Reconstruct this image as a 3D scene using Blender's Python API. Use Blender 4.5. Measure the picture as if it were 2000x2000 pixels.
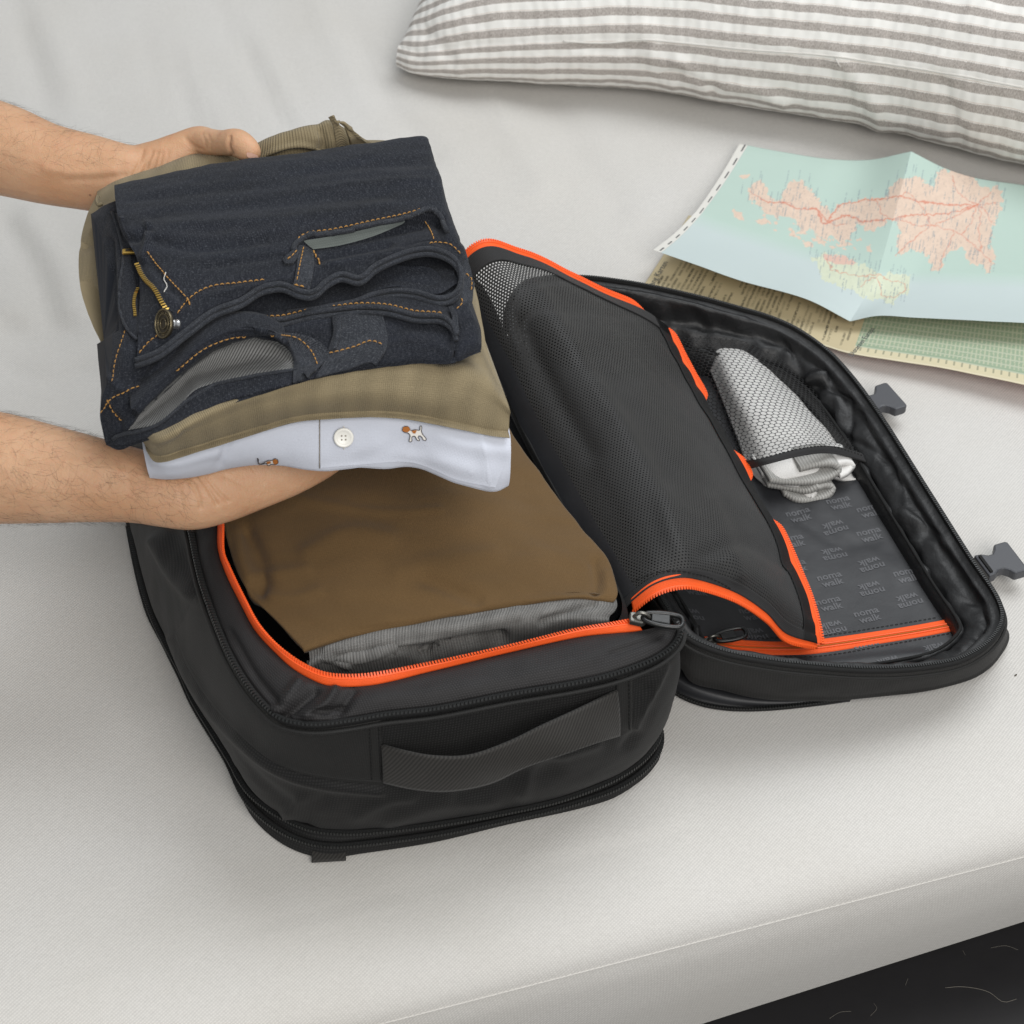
import bpy, math, random
import numpy as np
from mathutils import Vector
from mathutils.bvhtree import BVHTree

# ------------------------------------------------------------------ camera, light, exposure
for o in list(bpy.data.objects):
    bpy.data.objects.remove(o)
scene = bpy.context.scene
COL = scene.collection
FPX, DIST, PITCH = 4141.0, 1.75, math.radians(45)          # focal length in photo pixels, metres, look-down angle
CAM = np.array((0, -DIST * math.cos(PITCH), DIST * math.sin(PITCH)))
cd = bpy.data.cameras.new('camera')
cam = bpy.data.objects.new('camera', cd)
COL.objects.link(cam)
cam.location = CAM
cam.rotation_euler = (math.pi / 2 - PITCH, 0, 0)
cd.sensor_width = 36
cd.lens = 36 * FPX / 2000
cd.clip_start, cd.clip_end = 0.05, 50
scene.camera = cam
cd.dof.use_dof = True
cd.dof.focus_distance = 1.60
cd.dof.aperture_fstop = 15

world = bpy.data.worlds.new('World')
scene.world = world
world.use_nodes = True
bg = world.node_tree.nodes['Background']
bg.inputs[0].default_value = (0.93, 0.97, 1.0, 1)
bg.inputs[1].default_value = 0.40

def area(name, loc, target, size, energy, col):
    ld = bpy.data.lights.new(name, 'AREA')
    ld.shape = 'RECTANGLE'
    ld.size, ld.size_y = size
    ld.energy = energy
    ld.color = col
    lo = bpy.data.objects.new(name, ld)
    COL.objects.link(lo)
    lo.location = loc
    lo.rotation_euler = (Vector(target) - Vector(loc)).to_track_quat('-Z', 'Y').to_euler()
area('window_light', (0.95, 0.95, 2.8), (0, 0.0, 0.05), (2.0, 2.0), 60, (0.955, 0.98, 1.0))
area('room_light', (0.85, -2.3, 2.2), (0, -0.1, 0.05), (1.8, 1.8), 66, (1.0, 0.97, 0.935))

scene.view_settings.view_transform = 'Standard'
scene.view_settings.look = 'None'
scene.view_settings.exposure = 0.0
scene.view_settings.gamma = 1.0
scene.view_settings.use_curve_mapping = False
scene.cycles.transparent_max_bounces = 24

# ------------------------------------------------------------------ measuring helpers
FW = np.array((0, math.cos(PITCH), -math.sin(PITCH)))
UP = np.array((0, math.sin(PITCH), math.cos(PITCH)))
RT = np.array((1.0, 0, 0))
A19 = math.radians(19)                                      # the bag lies turned by 19 degrees
EX = np.array((math.cos(A19), math.sin(A19), 0))
EY = np.array((-math.sin(A19), math.cos(A19), 0))
BO = np.array((-0.162, -0.356, 0))                          # the bag's front left corner on the mattress
EZ = np.array((0, 0, 1.0))

def ray(px, py):
    return FW + RT * ((px - 1000) / FPX) - UP * ((py - 1000) / FPX)
def at(px, py, z):
    d = ray(px, py)
    return CAM + d * ((z - CAM[2]) / d[2])
def bp(u, v, z):
    return BO + EX * u + EY * v + EZ * z
def bv(px, py, v):
    d = ray(px, py)
    return CAM + d * ((v - (CAM - BO) @ EY) / (d @ EY))
def proj(P):
    q = P - CAM
    zc = q @ FW
    return np.stack((1000 + FPX * (q @ RT) / zc, 1000 - FPX * (q @ UP) / zc), -1)
def pts(*a):
    return np.array([at(*p) for p in a])
def pz(z, *a):
    return np.array([at(p[0], p[1], z) for p in a])

# ------------------------------------------------------------------ numeric helpers
def cr(P, n, closed=False, arc=True):
    P = np.asarray(P, float)
    m = len(P)
    if m == 2 and not closed:
        t = np.linspace(0, 1, n)[:, None]
        return P[0] * (1 - t) + P[1] * t
    if closed:
        Q = np.concatenate((P[-1:], P, P[:2]))
        ns = m
    else:
        Q = np.concatenate((2 * P[:1] - P[1:2], P, 2 * P[-1:] - P[-2:-1]))
        ns = m - 1
    if arc:
        k = 14
        out = []
        for i in range(ns):
            p0, p1, p2, p3 = Q[i:i + 4]
            d1, d2, d3 = [max(np.linalg.norm(b - a), 1e-9) ** .5 for a, b in ((p0, p1), (p1, p2), (p2, p3))]
            m1 = d2 * ((p1 - p0) / d1 - (p2 - p0) / (d1 + d2) + (p2 - p1) / d2)
            m2 = d2 * ((p2 - p1) / d2 - (p3 - p1) / (d2 + d3) + (p3 - p2) / d3)
            t = (np.arange(k) / k)[:, None]
            out.append((2*t**3 - 3*t**2 + 1)*p1 + (t**3 - 2*t**2 + t)*m1 + (-2*t**3 + 3*t**2)*p2 + (t**3 - t**2)*m2)
        out.append((P[:1] if closed else P[-1:]))
        D = np.concatenate(out)
        L = np.concatenate(([0], np.cumsum(np.linalg.norm(np.diff(D, axis=0), axis=1))))
        s = np.linspace(0, L[-1], n + 1)[:-1] if closed else np.linspace(0, L[-1], n)
        return np.stack([np.interp(s, L, D[:, j]) for j in range(D.shape[1])], -1)
    s = np.linspace(0, ns, n + 1)[:-1] if closed else np.linspace(0, ns, n)
    i = np.minimum(s.astype(int), ns - 1)
    t = (s - i)[:, None]
    p0, p1, p2, p3 = Q[i], Q[i + 1], Q[i + 2], Q[i + 3]
    return .5 * (2*p1 + (p2 - p0)*t + (2*p0 - 5*p1 + 4*p2 - p3)*t*t + (3*p1 - p0 - 3*p2 + p3)*t**3)

def loft(rows, nu, nv, closed=False, closed_v=False, arc=True):
    R = np.stack([cr(r, nu, closed, arc) for r in rows])          # m, nu, 3
    m = R.shape[0]
    F = R.reshape(m, -1)
    return cr(F, nv, closed_v, False).reshape(nv, nu, 3)

_rs = np.random.RandomState(5)
_perm = _rs.permutation(256)
_perm = np.concatenate((_perm, _perm))
_gr = _rs.normal(size=(256, 3))
_gr /= np.linalg.norm(_gr, axis=1)[:, None]
def perlin(P):
    P = np.asarray(P, float)
    I = np.floor(P).astype(int)
    f = P - I
    I &= 255
    w = f * f * f * (f * (f * 6 - 15) + 10)
    r = 0
    for dx in (0, 1):
        for dy in (0, 1):
            for dz in (0, 1):
                h = _perm[_perm[_perm[(I[..., 0] + dx) & 255] + ((I[..., 1] + dy) & 255)] + ((I[..., 2] + dz) & 255)]
                g = _gr[h]
                d = g[..., 0]*(f[..., 0]-dx) + g[..., 1]*(f[..., 1]-dy) + g[..., 2]*(f[..., 2]-dz)
                r = r + d * (w[..., 0] if dx else 1-w[..., 0]) * (w[..., 1] if dy else 1-w[..., 1]) * (w[..., 2] if dz else 1-w[..., 2])
    return r
def normals(A, closed=False):
    if closed:
        du = np.roll(A, -1, 1) - np.roll(A, 1, 1)
    else:
        du = np.gradient(A, axis=1)
    dv = np.gradient(A, axis=0)
    n = np.cross(du, dv)
    return n / np.maximum(np.linalg.norm(n, axis=2), 1e-12)[..., None]
def face_cam(N, A):
    """flip a normal field so that it mostly looks at the camera side"""
    return N if np.sum(N * (CAM - A)) > 0 else -N
def rumple(A, amp, scale, closed=False, seed=0, stretch=(1, 1, 1), mask=1.0):
    N = face_cam(normals(A, closed), A)
    S = np.asarray(stretch)
    d = perlin(A * S / scale + seed * 7.3) + .5 * perlin(A * S * 2.1 / scale + seed * 3.1 + 9)
    return A + N * (d * amp * mask)[..., None] if np.ndim(mask) else A + N * (d * amp * mask)[..., None]
def crinkle(A, amp, scale, closed=False, seed=0, mask=1.0):
    N = face_cam(normals(A, closed), A)
    d = .35 - np.abs(perlin(A / scale + seed * 5.7)) * 1.6 + .4 * perlin(A / scale * 2.3 + seed)
    return A + N * (d * amp * mask)[..., None]
def pldist(X, poly):
    poly = np.asarray(poly, float)
    best = np.full(X.shape[:-1], 1e9)
    for a, b in zip(poly[:-1], poly[1:]):
        ab = b - a
        t = np.clip(((X - a) @ ab) / max(ab @ ab, 1e-9), 0, 1)
        best = np.minimum(best, np.linalg.norm(X - a - t[..., None] * ab, axis=-1))
    return best
def crease(A, poly, w, depth, direction=None, closed=False):
    """press (depth < 0) or raise a fold along a line measured in the photograph"""
    p = cr(np.asarray(poly, float), 24)
    d = pldist(proj(A), p)
    N = face_cam(normals(A, closed), A) if direction is None else np.asarray(direction, float)
    return A + N * (depth * np.exp(-(d / w) ** 2))[..., None]
def inside(X, poly):
    x, y = X[..., 0], X[..., 1]
    r = np.zeros(x.shape, bool)
    q = np.roll(poly, -1, 0)
    for (x1, y1), (x2, y2) in zip(poly, q):
        c = ((y1 > y) != (y2 > y)) & (x < (x2 - x1) * (y - y1) / ((y2 - y1) + 1e-12) + x1)
        r ^= c
    return r

# ------------------------------------------------------------------ object helpers
WL = {}
def thing(name, label, cat, loc, group=None):
    o = bpy.data.objects.new(name, None)
    COL.objects.link(o)
    o.empty_display_size = .02
    o.location = loc
    o['label'], o['category'] = label, cat
    if group:
        o['group'] = group
    WL[o] = np.array(loc, float)
    return o
def raw(name, V, faces, mat, parent=None, smooth=True, uv=None, label=None):
    V = np.asarray(V, float)
    W = WL[parent] if parent is not None else np.zeros(3)
    me = bpy.data.meshes.new(name)
    me.from_pydata((V - W).tolist(), [], [tuple(f) for f in faces])
    if uv is not None:
        ul = me.uv_layers.new(name='UVMap')
        vi = np.zeros(len(me.loops), int)
        me.loops.foreach_get('vertex_index', vi)
        if isinstance(uv, tuple):
            ul.data.foreach_set('uv', np.asarray(uv[0], float).ravel())
        else:
            ul.data.foreach_set('uv', np.asarray(uv, float)[vi].ravel())
    if smooth:
        me.polygons.foreach_set('use_smooth', np.ones(len(me.polygons), bool))
    if mat is not None:
        for m_ in (mat if isinstance(mat, (list, tuple)) else [mat]):
            me.materials.append(m_)
    o = bpy.data.objects.new(name, me)
    COL.objects.link(o)
    if parent is not None:
        o.parent = parent
    WL[o] = W
    if label:
        o['label'] = label
    return o
def gfaces(nv, nu, closed=False, closed_v=False):
    j, i = np.meshgrid(np.arange(nv if closed_v else nv - 1), np.arange(nu if closed else nu - 1), indexing='ij')
    j1, i1 = (j + 1) % nv, (i + 1) % nu
    return np.stack((j*nu+i, j*nu+i1, j1*nu+i1, j1*nu+i), -1).reshape(-1, 4)
SURF = {}
def sheet(name, A, mat, parent, closed=False, thick=0.0, offset=-1, caps=(), closed_v=False, label=None, bevel=False):
    nv, nu = A.shape[:2]
    F = gfaces(nv, nu, closed, closed_v)
    N = normals(A, closed)
    if np.sum(N * (CAM - A)) < 0:
        F = F[:, ::-1]
    V = A.reshape(-1, 3)
    lu = np.mean(np.sum(np.linalg.norm(np.diff(A, axis=1), axis=2), 1))
    lv = np.mean(np.sum(np.linalg.norm(np.diff(A, axis=0), axis=2), 0))
    gu = np.concatenate((np.zeros((nv, 1)), np.cumsum(np.linalg.norm(np.diff(A, axis=1), axis=2), 1)), 1).mean(0)
    gv = np.concatenate((np.zeros((1, nu)), np.cumsum(np.linalg.norm(np.diff(A, axis=0), axis=2), 0)), 0).mean(1)
    uv = np.stack(np.broadcast_arrays(gu[None, :], gv[:, None]), -1).reshape(-1, 2)
    faces = F.tolist()
    for c in caps:
        ring = [(0 if c == 0 else nv - 1) * nu + i for i in range(nu)]
        faces.append(ring)
    o = raw(name, V, faces, mat, parent, True, uv, label)
    if thick:
        m = o.modifiers.new('thickness', 'SOLIDIFY')
        m.thickness = thick
        m.offset = offset
    SURF[o] = BVHTree.FromPolygons(V.tolist(), F.tolist())
    return o
def hit(px, py, objs, off=0.0):
    """the point of a surface that the photograph shows at a pixel, lifted by off along the surface normal"""
    d = ray(px, py)
    d = d / np.linalg.norm(d)
    best = None
    for o in objs:
        h = SURF[o].ray_cast(Vector(CAM), Vector(d))
        if h[0] is not None and (best is None or h[3] < best[3]):
            best = h
    if best is None:
        return None
    n = np.array(best[1])
    if n @ d > 0:
        n = -n
    return np.array(best[0]) + n * off, n
def hits(path, n, objs, off, arc=True, closed=False):
    P = cr(np.asarray(path, float), n, closed, arc)
    out = []
    for p in P:
        h = hit(p[0], p[1], objs, off)
        if h is not None:
            out.append(h)
    return np.array([h[0] for h in out]), np.array([h[1] for h in out])
def patch(name, rows, nu, nv, objs, off, mat, parent, thick=0.0, arc=True, label=None, solid_off=-1, soft=8):
    """a cloth piece laid on other surfaces; its outline is measured in the photograph"""
    G = loft([np.c_[np.asarray(r, float), np.zeros(len(r))] for r in rows], nu, nv, arc=arc)
    A = np.zeros_like(G)
    ok = np.zeros(G.shape[:2], bool)
    for j in range(nv):
        for i in range(nu):
            h = hit(G[j, i, 0], G[j, i, 1], objs, off)
            if h is not None:
                A[j, i] = h[0]
                ok[j, i] = True
    if not ok.all():
        idx = np.argwhere(ok)
        for j, i in np.argwhere(~ok):
            k = idx[np.argmin(np.sum((idx - (j, i)) ** 2, 1))]
            q = A[tuple(k)]
            d = ray(G[j, i, 0], G[j, i, 1])
            A[j, i] = CAM + d * ((q - CAM) @ FW)
    dep = (A - CAM) @ FW
    for _ in range(soft):
        p_ = np.pad(dep, 1, mode='edge')
        dep = .5 * dep + .125 * (p_[:-2, 1:-1] + p_[2:, 1:-1] + p_[1:-1, :-2] + p_[1:-1, 2:])
    for j in range(nv):
        for i in range(nu):
            A[j, i] = CAM + ray(G[j, i, 0], G[j, i, 1]) * dep[j, i]
    return sheet(name, A, mat, parent, thick=thick, offset=solid_off, label=label)
def frames(P, closed=False):
    T = np.roll(P, -1, 0) - np.roll(P, 1, 0) if closed else np.gradient(P, axis=0)
    T /= np.maximum(np.linalg.norm(T, axis=1), 1e-12)[:, None]
    ref = EZ if abs(np.mean(T[:, 2])) < .8 else RT
    S = np.cross(T, ref)
    S /= np.maximum(np.linalg.norm(S, axis=1), 1e-9)[:, None]
    return T, S, np.cross(S, T)
def tube_arr(P, r, k=8, closed=False, ry=None):
    T, S, B = frames(P, closed)
    r = np.broadcast_to(np.asarray(r, float), (len(P),))
    ry = r if ry is None else np.broadcast_to(np.asarray(ry, float), (len(P),))
    a = np.linspace(0, 2 * math.pi, k, endpoint=False)
    return P[:, None] + S[:, None] * (r[:, None] * np.cos(a))[..., None] + B[:, None] * (ry[:, None] * np.sin(a))[..., None]
def cord(name, P, r, mat, parent, k=8, closed=False, label=None, ry=None):
    A = tube_arr(np.asarray(P), r, k, closed, ry)
    V = A.reshape(-1, 3)
    F = gfaces(len(P), k, True, closed).tolist()
    if not closed:
        F.append(list(range(k))[::-1])
        F.append([(len(P) - 1) * k + i for i in range(k)])
    L = np.concatenate(([0], np.cumsum(np.linalg.norm(np.diff(P, axis=0), axis=1))))
    uv = np.stack(np.broadcast_arrays((np.arange(k) / k * .02)[None, :], L[:, None]), -1).reshape(-1, 2)
    return raw(name, V, F, mat, parent, True, uv, label)
BOXF = [(0,1,3,2),(4,6,7,5),(0,4,5,1),(2,3,7,6),(0,2,6,4),(1,5,7,3)]
def teeth(name, P, pitch, size, mat, parent, side=None, shift=0.0):
    """zip teeth: small bars across a path"""
    L = np.concatenate(([0], np.cumsum(np.linalg.norm(np.diff(P, axis=0), axis=1))))
    n = int(L[-1] / pitch)
    Q = np.stack([np.interp(np.arange(n) * pitch, L, P[:, j]) for j in range(3)], -1)
    T, S, B = frames(Q)
    if side is not None:
        S = np.stack([np.interp(np.arange(n) * pitch, L, side[:, j]) for j in range(3)], -1)
        S /= np.linalg.norm(S, axis=1)[:, None]
        B = np.cross(T, S)
    V, F = [], []
    for i in range(n):
        b = len(V)
        c = Q[i] + S[i] * shift
        for x in (-1, 1):
            for y in (-1, 1):
                for z in (-1, 1):
                    V.append(c + T[i]*x*size[0]/2 + S[i]*y*size[1]/2 + B[i]*z*size[2]/2)
        F += [tuple(b + q for q in f) for f in BOXF]
    return raw(name, V, F, mat, parent, False)
def stitch(name, path, objs, mat, parent, dash=.0026, gap=.0012, r=.00042, off=.0003, label=None):
    n = max(20, int(np.sum(np.linalg.norm(np.diff(cr(np.asarray(path, float), 60), axis=0), axis=1)) / 3))
    P, N = hits(path, n, objs, off)
    if len(P) < 3:
        return None
    L = np.concatenate(([0], np.cumsum(np.linalg.norm(np.diff(P, axis=0), axis=1))))
    V, F = [], []
    s = 0.0
    k = 5
    while s + dash < L[-1]:
        ss = np.linspace(s, s + dash, 4)
        Q = np.stack([np.interp(ss, L, P[:, j]) for j in range(3)], -1)
        nn = np.stack([np.interp(ss, L, N[:, j]) for j in range(3)], -1)
        Q = Q + nn * (np.array((-.6, 1, 1, -.6)) * r)[:, None]
        if np.max(np.linalg.norm(np.diff(Q, axis=0), axis=1)) < dash:
            A = tube_arr(Q, r * np.array((.6, 1, 1, .6)), k)
            b = len(V)
            V += A.reshape(-1, 3).tolist()
            F += (gfaces(4, k, True) + b).tolist()
        s += dash + gap
    return raw(name, V, F, mat, parent, True, None, label) if V else None
def prism(name, outline, axis_u, axis_v, origin, h, mat, parent, bevel=.0008, holes=None, label=None):
    """an outline (in metres) drawn in a plane and given thickness along the plane normal"""
    n = np.cross(axis_u, axis_v)
    k = len(outline)
    V = [origin + axis_u*x + axis_v*y + n*z for z in (0, h) for x, y in outline]
    F = [list(range(k))[::-1], [k + i for i in range(k)]] + [[i, (i+1) % k, k+(i+1) % k, k+i] for i in range(k)]
    o = raw(name, V, F, mat, parent, False, None, label)
    if bevel:
        m = o.modifiers.new('bevel', 'BEVEL')
        m.width, m.segments, m.limit_method = bevel, 2, 'ANGLE'
    return o

# ------------------------------------------------------------------ materials
class NB:
    def __init__(s, name):
        s.m = bpy.data.materials.new(name)
        s.m.use_nodes = True
        s.t = s.m.node_tree
        s.b = s.t.nodes['Principled BSDF']
        s.out = s.t.nodes['Material Output']
    def n(s, typ, ins=None, **kw):
        x = s.t.nodes.new('ShaderNode' + typ)
        for k, v in kw.items():
            setattr(x, k, v)
        for k, v in (ins or {}).items():
            if hasattr(v, 'node'):
                s.t.links.new(v, x.inputs[k])
            else:
                x.inputs[k].default_value = v
        return x
    def math(s, op, a, b=0.0, c=None):
        d = {0: a, 1: b}
        if c is not None:
            d[2] = c
        return s.n('Math', d, operation=op).outputs[0]
    def uv(s):
        return s.n('TexCoord').outputs['UV']
    def ob(s):
        return s.n('TexCoord').outputs['Object']
    def sep(s, v):
        x = s.n('SeparateXYZ', {0: v})
        return x.outputs[0], x.outputs[1], x.outputs[2]
    def noise(s, vec, scale, detail=3, rough=.5):
        return s.n('TexNoise', {'Vector': vec, 'Scale': scale, 'Detail': detail, 'Roughness': rough}).outputs['Fac']
    def ramp(s, f, a, b):
        return s.n('MapRange', {0: f, 1: a, 2: b}).outputs[0]
    def mix(s, f, a, b):
        x = s.n('Mix', data_type='RGBA')
        for i, v in ((0, f), (6, a), (7, b)):
            if hasattr(v, 'node'):
                s.t.links.new(v, x.inputs[i])
            else:
                x.inputs[i].default_value = (*v, 1) if isinstance(v, tuple) and len(v) == 3 else v
        return x.outputs[2]
    def link(s, v, name):
        if hasattr(v, 'node'):
            s.t.links.new(v, s.b.inputs[name])
        else:
            s.b.inputs[name].default_value = (*v, 1) if isinstance(v, tuple) and s.b.inputs[name].type == 'RGBA' else v
    def bump(s, h, strength=.3, dist=.001, prev=None):
        d = {'Height': h, 'Strength': strength, 'Distance': dist}
        if prev is not None:
            d['Normal'] = prev
        return s.n('Bump', d).outputs[0]
    def fin(s, col, rough=.8, normal=None, spec=.3, sheen=0.0, **kw):
        s.link(col, 'Base Color')
        s.link(rough, 'Roughness')
        s.link(spec, 'Specular IOR Level')
        s.link(sheen, 'Sheen Weight')
        if normal is not None:
            s.link(normal, 'Normal')
        for k, v in kw.items():
            s.link(v, k)
        return s.m
def wave(b, coord, period, phase=0.0):
    """0..1 sine of a coordinate in metres"""
    x = b.math('MULTIPLY_ADD', coord, 2 * math.pi / period, phase)
    return b.math('MULTIPLY_ADD', b.math('SINE', x), .5, .5)
def scaled(c, k):
    return tuple(x * k for x in c)
def cloth(name, col, rough=.85, weave=.0011, amp=.25, var=.12, vscale=25, sheen=.0, twill=False, spec=.2, fuzz=.10, coords='UV', rib=None, ribamp=.0):
    b = NB(name)
    vec = b.uv() if coords == 'UV' else b.ob()
    x, y, z = b.sep(vec)
    if twill:
        w = wave(b, b.math('ADD', x, b.math('MULTIPLY', y, .8)), weave)
    else:
        w = b.math('MULTIPLY', wave(b, x, weave), wave(b, y, weave))
    fz = b.noise(vec, 900, 2)
    big = b.noise(vec, vscale, 4)
    c = b.mix(b.ramp(big, .3, .7), scaled(col, 1 - var), scaled(col, 1 + var))
    k = b.math('MULTIPLY_ADD', w, amp, 1 - amp * .5)
    k = b.math('ADD', k, b.math('MULTIPLY', b.math('SUBTRACT', fz, .5), fuzz * 2))
    if rib:
        rw = wave(b, x, rib)
        k = b.math('MULTIPLY', k, b.math('MULTIPLY_ADD', rw, ribamp, 1 - ribamp * .6))
    cc = b.n('VectorMath', {0: c, 3: k}, operation='SCALE').outputs[0]
    nm = b.bump(w, .35, .0004)
    nm = b.bump(fz, .25, .0005, nm)
    if rib:
        nm = b.bump(rw, .6, .0008, nm)
    return b.fin(cc, rough, nm, spec, sheen)
def plain(name, col, rough=.5, spec=.5, metal=0.0, noise=0.0, nscale=300, coords='OB'):
    b = NB(name)
    vec = b.ob()
    nz = b.noise(vec, nscale, 3)
    c = b.mix(nz, scaled(col, 1 - noise), scaled(col, 1 + noise))
    nm = b.bump(nz, .15, .0005)
    return b.fin(c, rough, nm, spec, 0.0, Metallic=metal)

M = {}
def mattress_mat():
    b = NB('grey_linen')
    x, y, z = b.sep(b.ob())
    nz = b.noise(b.ob(), 420, 2)
    d = b.math('ADD', b.math('ADD', b.math('MULTIPLY', x, .8), b.math('MULTIPLY', y, -.6)), b.math('MULTIPLY', z, -.7))
    d = b.math('ADD', d, b.math('MULTIPLY', b.noise(b.ob(), 60, 2), .0016))
    w = wave(b, d, .0021)
    w2 = wave(b, b.math('ADD', b.math('MULTIPLY', x, .6), b.math('MULTIPLY', y, .8)), .0019)
    f = b.math('MULTIPLY', w, b.math('MULTIPLY_ADD', w2, .6, .4))
    big = b.noise(b.ob(), 5, 3)
    mid = b.noise(b.n('VectorMath', {0: b.ob(), 1: (90, 500, 400)}, operation='MULTIPLY').outputs[0], 1, 3)
    c = b.mix(b.ramp(big, .3, .7), (.585, .565, .53), (.615, .60, .575))
    k = b.math('ADD', b.math('MULTIPLY_ADD', f, .20, .89), b.math('MULTIPLY', b.math('SUBTRACT', nz, .5), .16))
    k = b.math('ADD', k, b.math('MULTIPLY', b.math('SUBTRACT', mid, .5), .07))
    cc = b.n('VectorMath', {0: c, 3: k}, operation='SCALE').outputs[0]
    nm = b.bump(f, .3, .0006)
    nm = b.bump(nz, .3, .0006, nm)
    return b.fin(cc, .92, nm, .12)
M['linen'] = mattress_mat()
M['floor'] = plain('dark_floor', (.022, .021, .022), .45, .4, 0, .15, 40)
M['thread_white'] = plain('pale_thread', (.66, .64, .60), .8, .2)
M['dust'] = plain('lint', (.20, .185, .16), .8, .2)
M['poly'] = cloth('black_woven_polyester', (.0150, .0147, .0145), .66, .0021, 1.1, .12, 30, .03, spec=.28, fuzz=.4)
M['poly2'] = cloth('black_ripstop_collar', (.0200, .0185, .0190), .62, .0019, 1.0, .12, 30, .03, spec=.30, fuzz=.4)
M['smooth'] = cloth('black_smooth_panel', (.0185, .0181, .0174), .66, .0016, .5, .08, 30, .03, spec=.28, fuzz=.2)
M['webbing'] = cloth('black_webbing', (.0300, .0280, .0255), .74, .0030, .8, .08, 40, .08, twill=True, spec=.3, fuzz=.15)
M['binding'] = cloth('black_binding_tape', (.0225, .0220, .0225), .7, .0012, .5, .08, 40, .06, spec=.3, fuzz=.15)
M['tape'] = cloth('black_zip_tape', (.0105, .0105, .0105), .75, .0012, .3, .08, 40, spec=.3)
M['teeth'] = plain('black_zip_coil', (.018, .019, .019), .40, .5)
def lining_mat():
    b = NB('black_coated_lining')
    nz = b.noise(b.ob(), 9, 4)
    fz = b.noise(b.ob(), 700, 2)
    c = b.mix(nz, (.0175, .0182, .021), (.0235, .0243, .027))
    nm = b.bump(b.noise(b.ob(), 28, 3), .25, .004)
    nm = b.bump(fz, .2, .0003, nm)
    return b.fin(c, b.math('MULTIPLY_ADD', nz, .14, .43), nm, .5)
M['lining'] = lining_mat()
def gusset_mat():
    b = NB('black_crinkled_lining')
    nz = b.noise(b.ob(), 30, 4)
    c = b.mix(nz, (.010, .0102, .0108), (.016, .0162, .017))
    nm = b.bump(b.noise(b.ob(), 70, 4, .6), .35, .004)
    return b.fin(c, b.math('MULTIPLY_ADD', nz, .15, .42), nm, .42)
M['gusset'] = gusset_mat()
M['print'] = plain('grey_lining_print', (.082, .083, .090), .5, .5)
M['print_dark'] = plain('faint_lining_print', (.042, .041, .041), .6, .3)
M['orange'] = cloth('orange_zip_tape', (.93, .115, .018), .62, .0011, .22, .05, 60, spec=.3)
M['orange_coil'] = plain('orange_zip_coil', (.93, .12, .02), .42, .45)
M['plastic'] = plain('charcoal_plastic', (.058, .060, .068), .42, .5, 0, .05, 900)
M['pull'] = plain('gunmetal_pull', (.012, .0125, .0125), .34, .55, 0.1)
M['slider'] = plain('gunmetal_slider', (.16, .155, .14), .32, .6, .85)
def net_mat(name, col, pitch, rad, sx=1.0, rough=.6):
    b = NB(name)
    x, y, z = b.sep(b.uv())
    p = b.math('DIVIDE', x, pitch * sx)
    q = b.math('DIVIDE', y, pitch * 1.732)
    def cell(o):
        a = b.math('SUBTRACT', b.math('FRACT', b.math('ADD', p, o)), .5)
        c = b.math('MULTIPLY', b.math('SUBTRACT', b.math('FRACT', b.math('ADD', q, o)), .5), 1.732)
        return b.math('SQRT', b.math('ADD', b.math('MULTIPLY', a, a), b.math('MULTIPLY', c, c)))
    d = b.math('MINIMUM', cell(0.0), cell(.5))
    hole = b.math('LESS_THAN', d, rad)
    nm = b.bump(d, .5, .0006)
    nz = b.noise(b.uv(), 60, 3)
    c = b.mix(nz, scaled(col, .85), scaled(col, 1.15))
    b.fin(c, rough, nm, .35, .05)
    tr = b.n('BsdfTransparent').outputs[0]
    mx = b.n('MixShader', {0: hole, 1: b.b.outputs[0], 2: tr})
    b.t.links.new(mx.outputs[0], b.out.inputs[0])
    return b.m
M['net'] = net_mat('black_fine_net', (.0265, .0260, .0255), .0027, .225)
M['net_big'] = net_mat('black_open_net', (.022, .022, .023), .0043, .45, 1.25)
def denim(name, col, light, speck, rib=None):
    b = NB(name)
    x, y, z = b.sep(b.uv())
    tw = wave(b, b.math('ADD', x, b.math('MULTIPLY', y, .55)), .0012)
    s1 = b.n('VectorMath', {0: b.uv(), 1: (500, 1300, 1)}, operation='MULTIPLY').outputs[0]
    sp = b.noise(s1, 1.0, 2, .7)
    s2 = b.n('VectorMath', {0: b.uv(), 1: (1500, 160, 1)}, operation='MULTIPLY').outputs[0]
    slub = b.noise(s2, 1.0, 2)
    big = b.noise(b.n('VectorMath', {0: b.uv(), 1: (9, 60, 1)}, operation='MULTIPLY').outputs[0], 1.0, 4, .6)
    f = b.math('ADD', b.math('MULTIPLY', b.ramp(sp, .54, .74), speck), b.math('MULTIPLY', b.ramp(slub, .45, .9), speck * .5))
    f = b.math('ADD', f, b.math('MULTIPLY', tw, speck * .25))
    c0 = b.mix(b.ramp(big, .3, .7), scaled(col, .6), scaled(col, 1.5))
    c = b.mix(b.math('MINIMUM', f, 1.0), c0, light)
    if rib:
        w = wave(b, b.math('ADD', x, b.math('MULTIPLY', y, .5)), rib)
        c = b.mix(b.ramp(w, .35, .8), c, scaled(col, .35))
    nm = b.bump(tw, .35, .0005)
    nm = b.bump(sp, .35, .0005, nm)
    return b.fin(c, .9, nm, .12, .06)
M['denim'] = denim('dark_denim', (.0066, .0080, .0122), (.19, .20, .225), .28)
M['denim_edge'] = denim('dark_denim_hem', (.0130, .0150, .0200), (.25, .26, .28), .34)
M['denim_in'] = denim('denim_reverse', (.24, .24, .235), (.42, .42, .41), .4, .0024)
M['stitch'] = plain('tan_thread', (.42, .22, .06), .7, .3)
M['pocketing'] = cloth('grey_green_pocketing', (.16, .18, .17), .85, .0016, .2)
M['brass'] = plain('brass', (.62, .40, .10), .3, .6, .9)
M['antique'] = plain('antique_brass', (.07, .058, .04), .42, .5, .8, .4, 900)
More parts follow.
